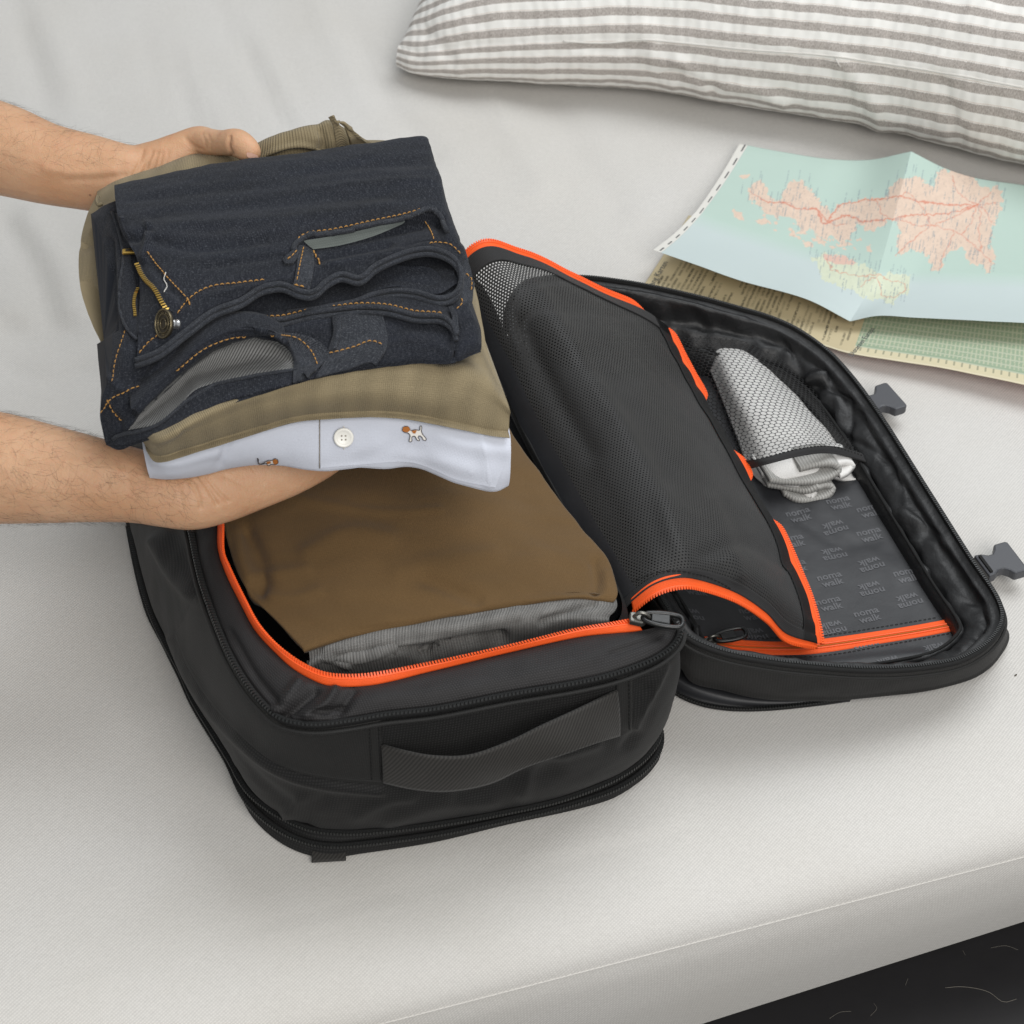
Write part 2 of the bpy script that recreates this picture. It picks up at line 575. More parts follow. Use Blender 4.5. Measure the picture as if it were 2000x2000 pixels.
M['antique_rim'] = plain('worn_brass_rim', (.20, .165, .10), .35, .6, .9)
M['silver'] = plain('silver_rivet', (.6, .6, .6), .25, .6, .9)
M['olive'] = cloth('olive_jersey', (.275, .222, .135), .9, .0013, .14, .10, 20, .12, spec=.1, fuzz=.20, rib=.0014, ribamp=.03)
M['olive_rib'] = cloth('olive_ribbing', (.245, .198, .120), .9, .0013, .14, .08, 20, .12, spec=.1, fuzz=.14, rib=.0022, ribamp=.14)
M['brown'] = cloth('brown_jersey', (.132, .080, .035), .9, .0013, .12, .12, 14, .10, spec=.1, fuzz=.22)
M['knit'] = cloth('grey_marl_knit', (.19, .186, .178), .92, .0015, .2, .22, 60, .1, spec=.1, fuzz=.35, rib=.0021, ribamp=.30)
M['blue'] = cloth('pale_blue_oxford', (.60, .625, .70), .85, .0010, .05, .03, 30, .05, spec=.15, fuzz=.05)
M['button'] = plain('white_button', (.82, .80, .74), .3, .5)
M['hole'] = plain('button_hole', (.25, .22, .18), .8, .2)
M['d_white'] = plain('white_thread', (.80, .77, .72), .8, .2)
M['d_orange'] = plain('rust_thread', (.42, .15, .035), .8, .2)
M['d_dark'] = plain('black_thread', (.05, .04, .04), .8, .2)
M['sock_grey'] = cloth('grey_sock_rib', (.40, .395, .375), .92, .0012, .1, .05, 40, .1, spec=.1, fuzz=.12, rib=.0026, ribamp=.22)
M['sock_white'] = cloth('white_sock_terry', (.74, .73, .71), .92, .0012, .1, .05, 40, .1, spec=.1, fuzz=.12)
def skin_mat():
    b = NB('skin')
    n1 = b.noise(b.ob(), 18, 4)
    n2 = b.noise(b.ob(), 160, 3)
    n3 = b.n('TexVoronoi', {'Vector': b.ob(), 'Scale': 900}).outputs['Distance']
    c = b.mix(b.ramp(n1, .3, .7), (.50, .275, .150), (.60, .365, .220))
    c = b.mix(b.math('MULTIPLY', b.ramp(n2, .45, .75), .22), c, (.52, .22, .13))
    sv = b.n('TexVoronoi', {'Vector': b.ob(), 'Scale': 34}).outputs['Distance']
    c = b.mix(b.math('MULTIPLY', b.math('LESS_THAN', sv, .035), .6), c, (.22, .09, .05))
    nm = b.bump(n3, .35, .0005)
    nm = b.bump(n2, .40, .0014, nm)
    nm = b.bump(b.noise(b.ob(), 55, 4), .25, .004, nm)
    b.link((1.0, .35, .18), 'Subsurface Radius')
    b.link(.006, 'Subsurface Scale')
    b.link(.18, 'Subsurface Weight')
    return b.fin(c, .50, nm, .4)
M['skin'] = skin_mat()
M['nail'] = plain('fingernail', (.70, .43, .33), .3, .5)
M['hair'] = plain('dark_hair', (.03, .018, .011), .5, .4)
def pillow_mat():
    b = NB('ticking_stripe')
    x, y, z = b.sep(b.uv())
    jit = b.math('MULTIPLY', b.math('SUBTRACT', b.noise(b.uv(), 30, 3), .5), .0035)
    w = b.math('ADD', y, jit)
    fr = b.math('FRACT', b.math('DIVIDE', w, .0165))
    fz = b.noise(b.uv(), 800, 2, .7)
    edge = b.math('MULTIPLY', b.math('SUBTRACT', fz, .5), .10)
    st = b.math('LESS_THAN', b.math('ADD', fr, edge), .46)
    hair_ = b.math('LESS_THAN', b.math('ABSOLUTE', b.math('SUBTRACT', fr, .52)), .022)
    thr = b.noise(b.n('VectorMath', {0: b.uv(), 1: (900, 420, 1)}, operation='MULTIPLY').outputs[0], 1, 2, .7)
    grey = b.mix(b.ramp(thr, .35, .65), (.30, .27, .245), (.52, .48, .445))
    white = b.mix(b.noise(b.uv(), 60, 3), (.75, .735, .69), (.83, .82, .79))
    white = b.mix(b.math('MULTIPLY', hair_, .55), white, (.55, .42, .34))
    c = b.mix(st, white, grey)
    pk = b.math('MULTIPLY', wave(b, b.math('ADD', x, b.math('MULTIPLY', b.noise(b.uv(), 40, 2), .012)), .012), b.noise(b.uv(), 45, 3))
    nm = b.bump(pk, .22, .005)
    nm = b.bump(fz, .3, .0006, nm)
    return b.fin(c, .92, nm, .1, .05)
M['pillow'] = pillow_mat()
def paper_mat(name, attr=True, col=(.7, .7, .6)):
    b = NB(name)
    if attr:
        c = b.n('VertexColor', layer_name='print').outputs[0]
    else:
        c = b.mix(b.noise(b.ob(), 60, 3), scaled(col, .93), scaled(col, 1.07))
    nm = b.bump(b.noise(b.ob(), 40, 3), .12, .002)
    return b.fin(c, .55, nm, .35)
M['map'] = paper_mat('printed_map')
M['paper_back'] = paper_mat('map_reverse', False, (.66, .40, .36))
M['paper_cream'] = paper_mat('cream_paper', False, (.62, .56, .40))
M['ink'] = plain('map_ink', (.12, .13, .13), .7, .2)

# ------------------------------------------------------------------ the setting: mattress and floor
e1, e2 = at(745, 2000, -.03), at(2000, 1672, -.03)
ed = (e2 - e1) / np.linalg.norm(e2 - e1)
en = np.array((-ed[1], ed[0], 0))
mattress = thing('mattress', 'pale grey linen covered mattress with stitched front edge, under the open backpack', 'mattress', (0, 0, -.12))
prof = [(.004, -.122), (0, -.10), (-.003, -.075), (-.002, -.05), (.0015, -.036), (.005, -.027), (.014, -.0175), (.030, -.0095), (.055, -.0035), (.085, -.0005), (.10, 0)]
tt = np.concatenate((cr(np.array([(a, b, 0) for a, b in prof]), 40)[:, :2],
                     np.stack((np.linspace(.106, 1.0, 150), np.zeros(150)), -1),
                     np.stack((np.linspace(1.02, 1.7, 12), np.zeros(12)), -1)))
ss = np.linspace(-1.0, 1.25, 300)
base = e1 * np.array((1, 1, 0))
A = base[None, None] + ed[None, None] * ss[None, :, None] + en[None, None] * tt[:, None, :1] + EZ[None, None] * tt[:, None, 1:2]
kk = 1.06 + np.clip((np.linalg.norm(e2 - e1) - ss) / .25, -.3, 2.2) * .18
A[..., 2] = np.where(A[..., 2] < -.05, -.05 + (A[..., 2] + .05) * (1 + (kk[None] - 1) * 1.7), A[..., 2])
flat = (tt[:, 1] > -.001)[:, None]
A[..., 2] += np.where(flat, .0022 * perlin(A / .16) + .0006 * perlin(A / .05 + 4), .0012 * perlin(A / .12))
up = (0, 0, 1)
for poly, w, dp in (([(440, 70), (480, 110), (525, 190), (560, 235)], 15, -.0034), ([(300, 160), (340, 185), (375, 215), (412, 250)], 16, -.0036),
                    ([(470, 60), (520, 110), (570, 200)], 16, .0024), ([(330, 140), (390, 190), (440, 245)], 14, .0026),
                    ([(20, 40), (60, 90), (70, 160), (95, 190)], 22, -.0035), ([(60, 20), (110, 80), (140, 150)], 24, .003),
                    ([(180, 20), (260, 60), (330, 110)], 26, -.003), ([(10, 440), (60, 520), (90, 610)], 26, -.0035),
                    ([(60, 430), (120, 520), (150, 620)], 26, .003), ([(5, 640), (60, 660), (140, 640)], 20, -.0022),
                    ([(10, 600), (80, 620), (170, 590)], 18, .002), ([(690, 60), (720, 130), (760, 200), (840, 300)], 26, -.003),
                    ([(960, 180), (1000, 260), (1060, 360)], 30, .0022), ([(620, 30), (660, 90), (700, 150)], 20, .0022),
                    ([(1080, 200), (1130, 300), (1200, 400)], 34, -.0022), ([(20, 720), (100, 740), (170, 720)], 18, -.002)):
    A = crease(A, poly, w, dp * 1.5, up)
mo = sheet('cover', A, M['linen'], mattress)
seam_p = [(640, 2026), (745, 2000), (900, 1960), (1200, 1882), (1500, 1804), (1800, 1726), (2000, 1674), (2060, 1658)]
P, N = hits(seam_p, 260, [mo], .0002)
cord('seam_ridge', P, .0006, M['linen'], mattress, 6)
P2 = P + np.array((0, 0, .0004))
teeth('seam_stitching', P2, .0042, (.003, .0005, .0005), M['thread_white'], mattress)

fl = np.array([[bp(-3, -3, 0), bp(3, -3, 0)], [bp(-3, 3, 0), bp(3, 3, 0)]])
fl[..., 2] = -.2
fo = raw('floor', fl.reshape(-1, 3), [(0, 1, 3, 2)], M['floor'], None, False)
fo['kind'] = 'structure'
fo['label'] = 'dark floor seen past the front edge of the mattress'
SURF[fo] = BVHTree.FromPolygons(fl.reshape(-1, 3).tolist(), [(0, 1, 3, 2)])
# loose hairs and lint on the floor
lint_specs = [[(1846, 1930), (1880, 1928), (1930, 1938), (1960, 1958), (1985, 1952)], [(1620, 1990), (1640, 1978), (1662, 1976)],
              [(1935, 1852), (1965, 1848), (1988, 1856)], [(1700, 1985), (1712, 1970), (1706, 1960)], [(1768, 1925), (1773, 1912)],
              [(1880, 1857), (1885, 1866)]]
for i, poly in enumerate(lint_specs):
    P, N = hits(poly, 16, [fo], .0006)
    if len(P) > 3:
        o = thing('hair_strand' if i < 1 else 'lint_fibre', 'longest pale curved hair lying on the dark floor' if i == 0 else 'tiny pale fibre lying on the dark floor',
                  'hair' if i < 1 else 'lint', tuple(P[0]), 'lint on the floor')
        cord('strand', P, .00022 if i == 0 else .00013, M['dust'], o, 5)
for px, py in ((1984, 1321),):
    h = hit(px, py, [mo], .0003)
    a = np.linspace(0, 2 * math.pi, 9)[:-1]
    o = thing('crumb', 'tiny brown speck on the mattress cover', 'crumb', tuple(h[0]))
    r = .0012 if px > 1000 else .0008
    P = np.array([h[0] + np.array((-r, 0, 0)), h[0] + np.array((0, r * .6, .0003)), h[0] + np.array((r * .9, r * 1.6, 0))])
    cord('grain', cr(P, 6), np.array((.2, .7, 1, 1, .7, .2)) * r * .5, M['antique'], o, 6)

# ------------------------------------------------------------------ striped pillow
sp = pts((779, 93, .032), (815, 100, .040), (860, 96, .05), (960, 86, .062), (1125, 79, .074), (1255, 77, .08), (1462, 97, .09), (1720, 123, .10), (2000, 171, .112), (2250, 215, .112), (2420, 240, .08))
S = cr(sp, 200)
pd = (S[-40] - S[20]) * np.array((1, 1, 0))
pd /= np.linalg.norm(pd)
pn = np.array((-pd[1], pd[0], 0))
s = np.linspace(0, 1, 200)
endl = np.clip(np.minimum(s / .16, (1 - s) / .16), 0, 1)
endf = (1 - (1 - endl) ** 2) ** .5 * .96 + .04
rows = []
zs = S[:, 2]
back = pn[None] * 1.0
def prow(t, zfun):
    R = S + back * t
    R[:, 2] = zfun
    return R
full = .135 * endf
left_in = np.maximum(0, (0.10 - s)) * 0
rows.append(prow(.50, zs * .9))
rows.append(prow(.40, zs * .35 + .002))
rows.append(prow(.26, .002))
rows.append(prow(.10, .002 + 0 * zs))
rows.append(prow(.045, .003 + zs * .02))
rows.append(prow(.014, zs * .16))
rows.append(prow(-.006 * 1, zs * .42))
rows.append(prow(-.008, zs * .70))
rows.append(prow(-.003, zs * .92))
rows.append(prow(.0, zs))
rows.append(prow(.006, zs + .012 * endf))
rows.append(prow(.030, zs + .040 * endf))
rows.append(prow(.075, zs + .070 * endf))
rows.append(prow(.15, zs + .095 * endf))
rows.append(prow(.25, zs + .10 * endf))
rows.append(prow(.36, zs + .08 * endf))
rows.append(prow(.45, zs + .04 * endf))
rows.append(prow(.50, zs * .9))
A = loft(rows, 260, 230)
m = np.clip(A[..., 2] / .03, 0, 1)
A = rumple(A, .0030, .05, seed=2, stretch=(1.6, .7, 1), mask=m)
A = rumple(A, .0012, .018, seed=5, stretch=(1.4, .6, 1), mask=m)
for poly, w, dp in (([(1330, 120), (1345, 140), (1372, 160)], 16, .005), ([(1300, 142), (1345, 150), (1390, 175)], 10, -.004),
                    ([(1420, 170), (1470, 175), (1530, 200)], 12, .004), ([(1255, 60), (1270, 90), (1290, 120)], 22, .004),
                    ([(1640, 120), (1700, 190), (1720, 240)], 20, .004), ([(1840, 160), (1860, 220), (1870, 270)], 16, -.003),
                    ([(1130, 90), (1180, 96), (1260, 90)], 9, -.002), ([(830, 60), (860, 90), (880, 120)], 14, -.003)):
    A = crease(A, poly, w, dp)
A[..., 2] = np.maximum(A[..., 2], .0012)
pillow = thing('pillow', 'plump cream pillow with grey ticking stripes lying behind the map', 'pillow', tuple(S[80] + back[0] * .2 - EZ * S[80][2]))
po = sheet('pillowcase', A, M['pillow'], pillow)
# welded ends close by themselves: first and last row meet at the back seam; close the two ends with narrow hems
for nm, col in (('end_hem', 0), ('end_hem', -1)):
    ring = A[:, col]
    raw(nm, np.concatenate((ring, ring.mean(0)[None])), [(i, i + 1, len(ring)) for i in range(len(ring) - 1)], M['pillow'], pillow, True)
P, N = hits([(1100, 81), (1180, 84), (1255, 78), (1330, 84), (1462, 97), (1600, 107), (1720, 123), (1860, 145), (2000, 171)], 160, [po], .0006)
cord('seam', P, .0009, M['thread_white'], pillow, 6)
P, N = hits([(1632, 113), (1636, 121), (1642, 130)], 8, [po], .0008)
cord('loose_thread', P, .0005, M['thread_white'], pillow, 5)

# ------------------------------------------------------------------ folded road map
roadmap = thing('road_map', 'unfolded turquoise road map of islands with red roads, creamy index panel beneath', 'map', tuple(at(1700, 520, 0)))
def mm(*a):
    return np.array([(1200 + .4141 * x, 250 + .4141 * y) for x, y in a])
ctl = [[(1444, 281, .012), (1530, 297, .013), (1614, 310, .014), (1697, 312, .018), (1780, 296, .046), (1842, 327, .030), (1904, 347, .020), (1990, 360, .014), (2080, 372, .012)],
       [(1361, 411, .022), (1420, 434, .020), (1500, 458, .018), (1610, 493, .016), (1718, 527, .024), (1780, 530, .017), (1850, 531, .018), (1950, 534, .020), (2080, 537, .020)],
       [(1275, 488, .034), (1360, 517, .033), (1448, 548, .032), (1573, 583, .030), (1660, 627, .017), (1718, 616, .026), (1800, 620, .029), (1950, 628, .031), (2080, 634, .032)]]
R = []
for row in ctl:
    w = pts(*row)
    R.append(np.concatenate((cr(w[:5], 330, arc=False)[:-1], cr(w[4:], 290, arc=False))))
R = np.array(R)
t = np.linspace(0, 1, 150)[:, None, None]
bow = np.sin(t * math.pi)
A = np.concatenate((R[0] * (1 - t) + R[1] * t - EZ * .003 * bow, (R[1] * (1 - t) + R[2] * t - EZ * .003 * bow)[1:]))
A = rumple(A, .0006, .06, seed=3)
X = proj(A)
rs = np.random.RandomState(11)
def px_noise(X, sc, seed):
    return perlin(np.stack((X[..., 0] / sc, X[..., 1] / sc, np.full(X.shape[:-1], seed * 1.7)), -1))
J = np.stack((px_noise(X, 11, 1) * 12 + px_noise(X, 4.5, 2) * 8, px_noise(X, 11, 3) * 12 + px_noise(X, 4.5, 4) * 8), -1)
land = mm((690,240),(720,290),(740,330),(780,340),(800,280),(850,245),(890,255),(930,300),(960,340),(1000,370),(1020,400),(1060,360),(1150,335),(1270,330),(1300,280),(1350,235),(1420,230),(1480,255),(1500,290),(1530,200),(1600,200),(1700,235),(1720,270),(1780,300),(1810,265),(1830,310),(1820,400),(1790,450),(1770,560),(1800,620),(1760,690),(1720,640),(1680,650),(1640,560),(1560,600),(1540,670),(1500,670),(1480,600),(1400,570),(1340,610),(1330,540),(1350,470),(1300,430),(1250,470),(1200,490),(1150,440),(1130,500),(1080,560),(1030,510),(990,530),(930,480),(880,500),(850,430),(780,420),(700,400),(670,350),(620,320),(650,260))
green = mm((930,610),(990,590),(1080,600),(1140,630),(1230,680),(1260,700),(1300,680),(1390,700),(1390,770),(1310,830),(1240,810),(1180,800),(1100,760),(990,720),(960,650))
pinkpart = mm((985,595),(1080,600),(1145,630),(1130,645),(1040,640),(990,620))
isl = [mm((555,385),(600,395),(615,440),(570,425)), mm((590,225),(640,215),(635,235),(600,240)), mm((660,435),(715,425),(735,445),(690,460)), mm((1185,555),(1210,550),(1218,580),(1195,585)),
       mm((890,540),(930,535),(940,560),(900,562)), mm((945,500),(985,525),(1000,560),(960,540)), mm((820,470),(850,490),(860,515),(835,510))]
for _ in range(34):
    q = np.array((rs.uniform(1480, 1680), 0.0))
    q[1] = 425 + (q[0] - 1480) * .30 + rs.normal() * 13
    w_ = rs.uniform(2.5, 7)
    isl.append(np.array([(q[0] - w_, q[1] - w_ * .4), (q[0] + w_ * .4, q[1] - w_ * .5), (q[0] + w_, q[1] + w_ * .4), (q[0] - w_ * .3, q[1] + w_ * .5)]))
sea = np.array((.44, .56, .50))
sea2 = np.array((.495, .57, .565))
half = (np.arange(A.shape[0]) > 149)[:, None]
shade = np.clip((np.arange(A.shape[0])[:, None] - 150) / 40., 0, 1)
colr = sea * (1 - shade[..., None]) + sea2 * shade[..., None]
colr = np.broadcast_to(colr, A.shape).copy()
Xj = X + J * .8
inl = inside(Xj, land)
for k in isl:
    inl |= inside(X + J * .35, k)
ing = inside(Xj, green)
mott = px_noise(X, 5, 8) * .5 + px_noise(X, 14, 9) * .5
colr[inl] = (np.array((.66, .52, .42)) * (1 + .14 * mott[..., None]))[inl]
colr[ing] = (np.array((.58, .62, .48)) * (1 + .12 * mott[..., None]))[ing]
ipk = inside(X + J * .3, pinkpart) & ing
colr[ipk] = (.66, .46, .38)
bl = (px_noise(X, 3.2, 21) > .28)
colr[inl & bl] *= np.array((.86, .86, .88))
roads = [[(690,330),(730,350),(790,350),(860,380),(950,380),(1000,440),(1030,400),(1070,360),(1180,340),(1270,335),(1350,320),(1420,345),(1560,360),(1700,365)],
         [(950,380),(985,455),(1100,410),(1170,440),(1300,430),(1400,410),(1560,405),(1700,370)], [(1710,360),(1740,340),(1780,300)], [(1710,360),(1650,330),(1610,290),(1590,230)],
         [(1710,360),(1800,355)], [(1710,360),(1760,400),(1775,440)], [(1710,360),(1680,450),(1640,500)], [(1710,360),(1600,420),(1500,460),(1440,500),(1370,560),(1330,600)],
         [(1710,360),(1730,400),(1720,500),(1730,580)], [(1500,460),(1600,485),(1650,510),(1700,560),(1780,630)], [(1600,485),(1580,550),(1550,590),(1535,660)],
         [(1420,345),(1460,380),(1490,450)], [(1300,430),(1380,440),(1420,460),(1500,460)], [(860,380),(830,350),(790,350)], [(1000,440),(1050,460),(1100,450)], [(1240,340),(1260,400),(1300,430)],
         [(1000,620),(1030,670),(1110,690),(1180,700),(1240,690),(1300,720),(1370,730),(1370,770),(1310,800),(1260,790),(1240,700)], [(1160,750),(1190,720),(1240,700)], [(640,300),(690,330)], [(1350,320),(1380,300),(1430,345)]]
for i, r in enumerate(roads):
    d = pldist(X + J * .42, mm(*r))
    w = 1.35 if i < 2 else 1.0
    k = np.clip(1.5 - d / w, 0, 1) * (.8 if i < 2 else .6)
    colr = colr * (1 - k[..., None]) + np.array((.58, .20, .13)) * k[..., None]
# place names: short slanted lines of tiny lettering
names = []
for q in np.concatenate((cr(land, 150, True), cr(green, 50, True))):
    if rs.rand() < .6:
        names.append((q[0] + rs.normal() * 5, q[1] + rs.normal() * 4, rs.uniform(12, 26)))
for _ in range(620):
    q = np.array((rs.uniform(1440, 1970), rs.uniform(330, 600)))
    if inside(q[None], land)[0] or inside(q[None], green)[0]:
        names.append((q[0], q[1], rs.uniform(8, 16)))
    elif rs.rand() < .03:
        names.append((q[0], q[1], rs.uniform(8, 30)))
brk = px_noise(X, 2.2, 31) > -.12
for x0, y0, l in names:
    ang = math.radians(72)
    d = pldist(X, [(x0, y0), (x0 + l * math.cos(ang) * .55, y0 - l * math.sin(ang))])
    k = (np.clip(1.35 - d, 0, 1) * .6) * brk
    colr = colr * (1 - k[..., None]) + np.array((.20, .26, .30)) * k[..., None]
# left margin with a broken scale line
mg = np.arange(A.shape[1]) < 17
colr[:, mg] = (.66, .645, .60)
dash = (np.arange(A.shape[0]) // 14) % 2 == 0
for c0, c1 in ((10, 13),):
    sub = colr[:, c0:c1]
    sub[dash] = (.10, .10, .10)
colr[:, 16:17] = (.45, .5, .47)
o = sheet('map_sheet', A, [M['map'], M['paper_cream']], roadmap, thick=.0003)
o.modifiers[-1].material_offset = 1
ca = o.data.color_attributes.new('print', 'FLOAT_COLOR', 'POINT')
ca.data.foreach_set('color', np.c_[np.clip(colr, 0, 1).reshape(-1, 3), np.ones(colr.size // 3)].ravel())
# the lower panel
ctl = [[(1345, 420, .003), (1480, 450, .003), (1600, 490, .003), (1720, 510, .004), (1900, 530, .004), (2090, 555, .004)],
       [(1291, 505, .003), (1440, 540, .003), (1590, 585, .003), (1700, 606, .004), (1880, 630, .006), (2090, 655, .008)],
       [(1232, 596, .003), (1420, 640, .003), (1598, 672, .006), (1660, 690, .012), (1838, 718, .018), (2090, 770, .024)]]
A = loft([pts(*r) for r in ctl], 520, 170)
A = rumple(A, .0005, .05, seed=9)
X = proj(A)
nv, nu = A.shape[:2]
colr = np.broadcast_to(np.array((.55, .47, .30)), A.shape).copy()
colr *= (1 + .05 * px_noise(X, 20, 3))[..., None]
I, Jv = np.meshgrid(np.arange(nu), np.arange(nv))
tab = I > 272 + 0 * Jv
colr[tab] = np.array((.30, .385, .27))
lines = (I % 5 < 2) & (px_noise(X, 2.5, 6) > -.2) & tab
colr[lines & (Jv < nv - 20)] = (.47, .50, .36)
rowl = (Jv % 9 < 2) & tab
colr[rowl] = (.46, .50, .38)
edge_t = (Jv > nv - 16) & tab
colr[edge_t] = (.62, .56, .38)
tick = edge_t & (Jv < nv - 8) & (I % 9 < 2)
colr[tick] = (.33, .32, .22)
ruled = (Jv > nv - 4)
colr[ruled] = (.66, .60, .43)
for c in range(14, 262, 6):
    for _ in range(4):
        if rs.rand() < .62:
            a0 = rs.randint(40, nv - 34)
            ln = rs.randint(8, 42)
            dk = rs.uniform(.3, .75)
            sl = np.s_[a0:min(a0 + ln, nv - 10), c:c + 3]
            msk = (px_noise(X[sl], 2.0, 12) > -.18)[..., None] * dk
            colr[sl] = colr[sl] * (1 - msk) + np.array((.10, .09, .06)) * msk
o = sheet('index_panel', A, [M['map'], M['paper_back']], roadmap, thick=.0004)
o.modifiers[-1].material_offset = 1
idx_panel = o
ca = o.data.color_attributes.new('print', 'FLOAT_COLOR', 'POINT')
ca.data.foreach_set('color', np.c_[np.clip(colr, 0, 1).reshape(-1, 3), np.ones(colr.size // 3)].ravel())

def text_mesh(s, size, bold=0.0, spacing=1.0):
    cu = bpy.data.curves.new('lettering', 'FONT')
    cu.body = s
    cu.size = size
    cu.offset = bold
    cu.align_x, cu.align_y = 'CENTER', 'CENTER'
    cu.space_line = .80
    cu.space_character = spacing
    cu.resolution_u = 2
    ob = bpy.data.objects.new('lettering', cu)
    COL.objects.link(ob)
    bpy.context.view_layer.update()
    me = bpy.data.meshes.new_from_object(ob.evaluated_get(bpy.context.evaluated_depsgraph_get()))
    V = np.zeros(len(me.vertices) * 3)
    me.vertices.foreach_get('co', V)
    F = [tuple(p.vertices) for p in me.polygons]
    bpy.data.objects.remove(ob)
    bpy.data.curves.remove(cu)
    bpy.data.meshes.remove(me)
    return V.reshape(-1, 3), F
def drop(V, objs, off):
    """lay flat lettering down on a surface below it"""
    out = []
    for v in V:
        best = None
        for o in objs:
            h = SURF[o].ray_cast(Vector((v[0], v[1], .6)), Vector((0, 0, -1)))
            if h[0] is not None and (best is None or h[0][2] > best):
                best = h[0][2]
        out.append((v[0], v[1], (best if best is not None else v[2]) + off))
    return np.array(out)
def lay_text(name, s, size, px, py, z, ang, objs, mat, parent, off=.0004, bold=0.0):
    V, F = text_mesh(s, size, bold)
    c = at(px, py, z)
    d, e = np.array((math.cos(ang), math.sin(ang), 0)), np.array((-math.sin(ang), math.cos(ang), 0))
    W = c + V[:, :1] * d + V[:, 1:2] * e
    return raw(name, drop(W, objs, off), F, mat, parent, False)
lay_text('heading', 'Anhang Karten', .0085, 1281, 541, .004, math.radians(66), [idx_panel], M['ink'], roadmap)
lay_text('heading', 'Distanzen Europa', .0072, 1684, 664, .012, math.radians(60), [idx_panel], M['ink'], roadmap)

# ------------------------------------------------------------------ backpack
bag = thing('backpack', 'black travel backpack lying open, orange zips, mesh flap and lid thrown back', 'backpack', tuple(bp(.14, .22, 0)))
rim_front = pz(.150, (377, 1028), (390, 1090), (403, 1144), (424, 1204), (453, 1274), (483, 1327), (517, 1371), (550, 1401), (585, 1411), (621, 1413), (685, 1405), (748, 1394), (845, 1383), (990, 1355), (1135, 1330), (1207, 1312), (1280, 1283), (1312, 1258), (1322, 1232))
rim_l = np.array([bp(.10, .452, .15), bp(.035, .448, .15), bp(.004, .42, .15), bp(0, .36, .15), bp(-.002, .29, .15)])
rim_r = np.array([bp(.289, .03, .142), bp(.287, .06, .130), bp(.285, .14, .120), bp(.285, .24, .120), bp(.285, .34, .125), bp(.285, .41, .140), bp(.262, .446, .15), bp(.19, .455, .15)])
rim_c = np.concatenate((rim_l, rim_front, rim_r))
zip_front = pts((300, 1190, .018), (330, 1255, .018), (360, 1310, .019), (386, 1368, .02), (424, 1431, .022), (461, 1491, .024), (474, 1517, .024), (498, 1550, .024), (554, 1591, .024), (610, 1614, .024), (666, 1620, .024), (700, 1620, .024), (845, 1605, .024), (990, 1580, .024), (1098, 1555, .024), (1207, 1511, .024), (1258, 1475, .024), (1281, 1435, .026))
zip_l = np.array([bp(.10, .47, .024), bp(.02, .465, .024), bp(-.022, .43, .02), bp(-.03, .36, .018)])
zip_r = np.array([bp(.293, .05, .03), bp(.293, .14, .03), bp(.293, .24, .03), bp(.293, .34, .03), bp(.29, .42, .03), bp(.262, .46, .026), bp(.19, .47, .024)])
zip_c = np.concatenate((zip_l, zip_front, zip_r))
bot_front = pz(.001, (300, 1200), (338, 1265), (360, 1315), (386, 1374), (424, 1438), (461, 1500), (472, 1534), (491, 1579), (517, 1613), (562, 1648), (610, 1667), (647, 1671), (700, 1663), (845, 1640), (990, 1605), (1135, 1573), (1193, 1555), (1236, 1529), (1265, 1504), (1283, 1470))
bot_l = np.array([bp(.10, .472, .001), bp(.02, .468, .001), bp(-.02, .435, .001), bp(-.03, .37, .001)])
bot_r = np.array([bp(.288, .06, .001), bp(.288, .14, .001), bp(.288, .24, .001), bp(.288, .34, .001), bp(.285, .42, .001), bp(.26, .46, .001), bp(.19, .47, .001)])
bot_c = np.concatenate((bot_l, bot_front, bot_r))
NB_ = 420
Rm, Zp, Bt = cr(rim_c, NB_, True), cr(zip_c, NB_, True), cr(bot_c, NB_, True)
def outn(L):
    T = np.roll(L, -1, 0) - np.roll(L, 1, 0)
    n = np.stack((-T[:, 1], T[:, 0], 0 * T[:, 0]), -1)
    n /= np.linalg.norm(n, axis=1)[:, None]
    c = L.mean(0)
    return n if np.sum(n * (L - c)) > 0 else -n
on = outn(Rm)
def smooth_loop(X, k=9):
    return sum(np.roll(X, i, 0) for i in range(-k, k + 1)) / (2 * k + 1)
on = smooth_loop(on)
def mixr(t, bulge, dz=0):
    return Zp * (1 - t) + Rm * t + on * bulge + EZ * dz
wall_rows = [Zp + on * .000, mixr(.06, .0035), mixr(.18, .008), mixr(.38, .011), mixr(.6, .010), mixr(.82, .006), mixr(.95, .0025), Rm + on * .001 - EZ * .001]
R = np.stack(wall_rows)
A = cr(R.reshape(len(R), -1), 120, False, False).reshape(120, NB_, 3)
tw = np.linspace(0, 1, 120)[:, None]
msk = np.sin(tw * math.pi) ** .6 * np.ones((1, NB_))
A = rumple(A, .0024, .07, True, 4, mask=msk)
A = rumple(A, .0006, .02, True, 6, mask=msk)
for poly, w, dp in (([(585, 1560), (572, 1572), (560, 1590)], 11, -.004), ([(640, 1560), (615, 1578), (605, 1600)], 14, .003),
                    ([(1020, 1545), (1040, 1500), (1100, 1470), (1160, 1450)], 16, -.004), ([(1240, 1420), (1260, 1370), (1290, 1300)], 12, -.006),
                    ([(1225, 1460), (1250, 1420), (1270, 1350)], 12, .004), ([(900, 1560), (990, 1530), (1080, 1500)], 18, .004), ([(760, 1600), (860, 1570), (960, 1560)], 16, -.003),
                    ([(310, 1060), (345, 1120), (378, 1160)], 16, -.008), ([(340, 1040), (370, 1100), (388, 1140)], 12, .002),
                    ([(700, 1590), (760, 1560), (800, 1555)], 14, -.003), ([(480, 1500), (520, 1540), (560, 1570)], 14, .003)):
    A = crease(A, poly, w, dp, closed=True)
A = crease(A, [(340, 1248), (352, 1280), (368, 1316), (409, 1380), (461, 1438), (517, 1487), (573, 1516), (630, 1530), (690, 1538), (745, 1543)], 11, -.0045, closed=True)
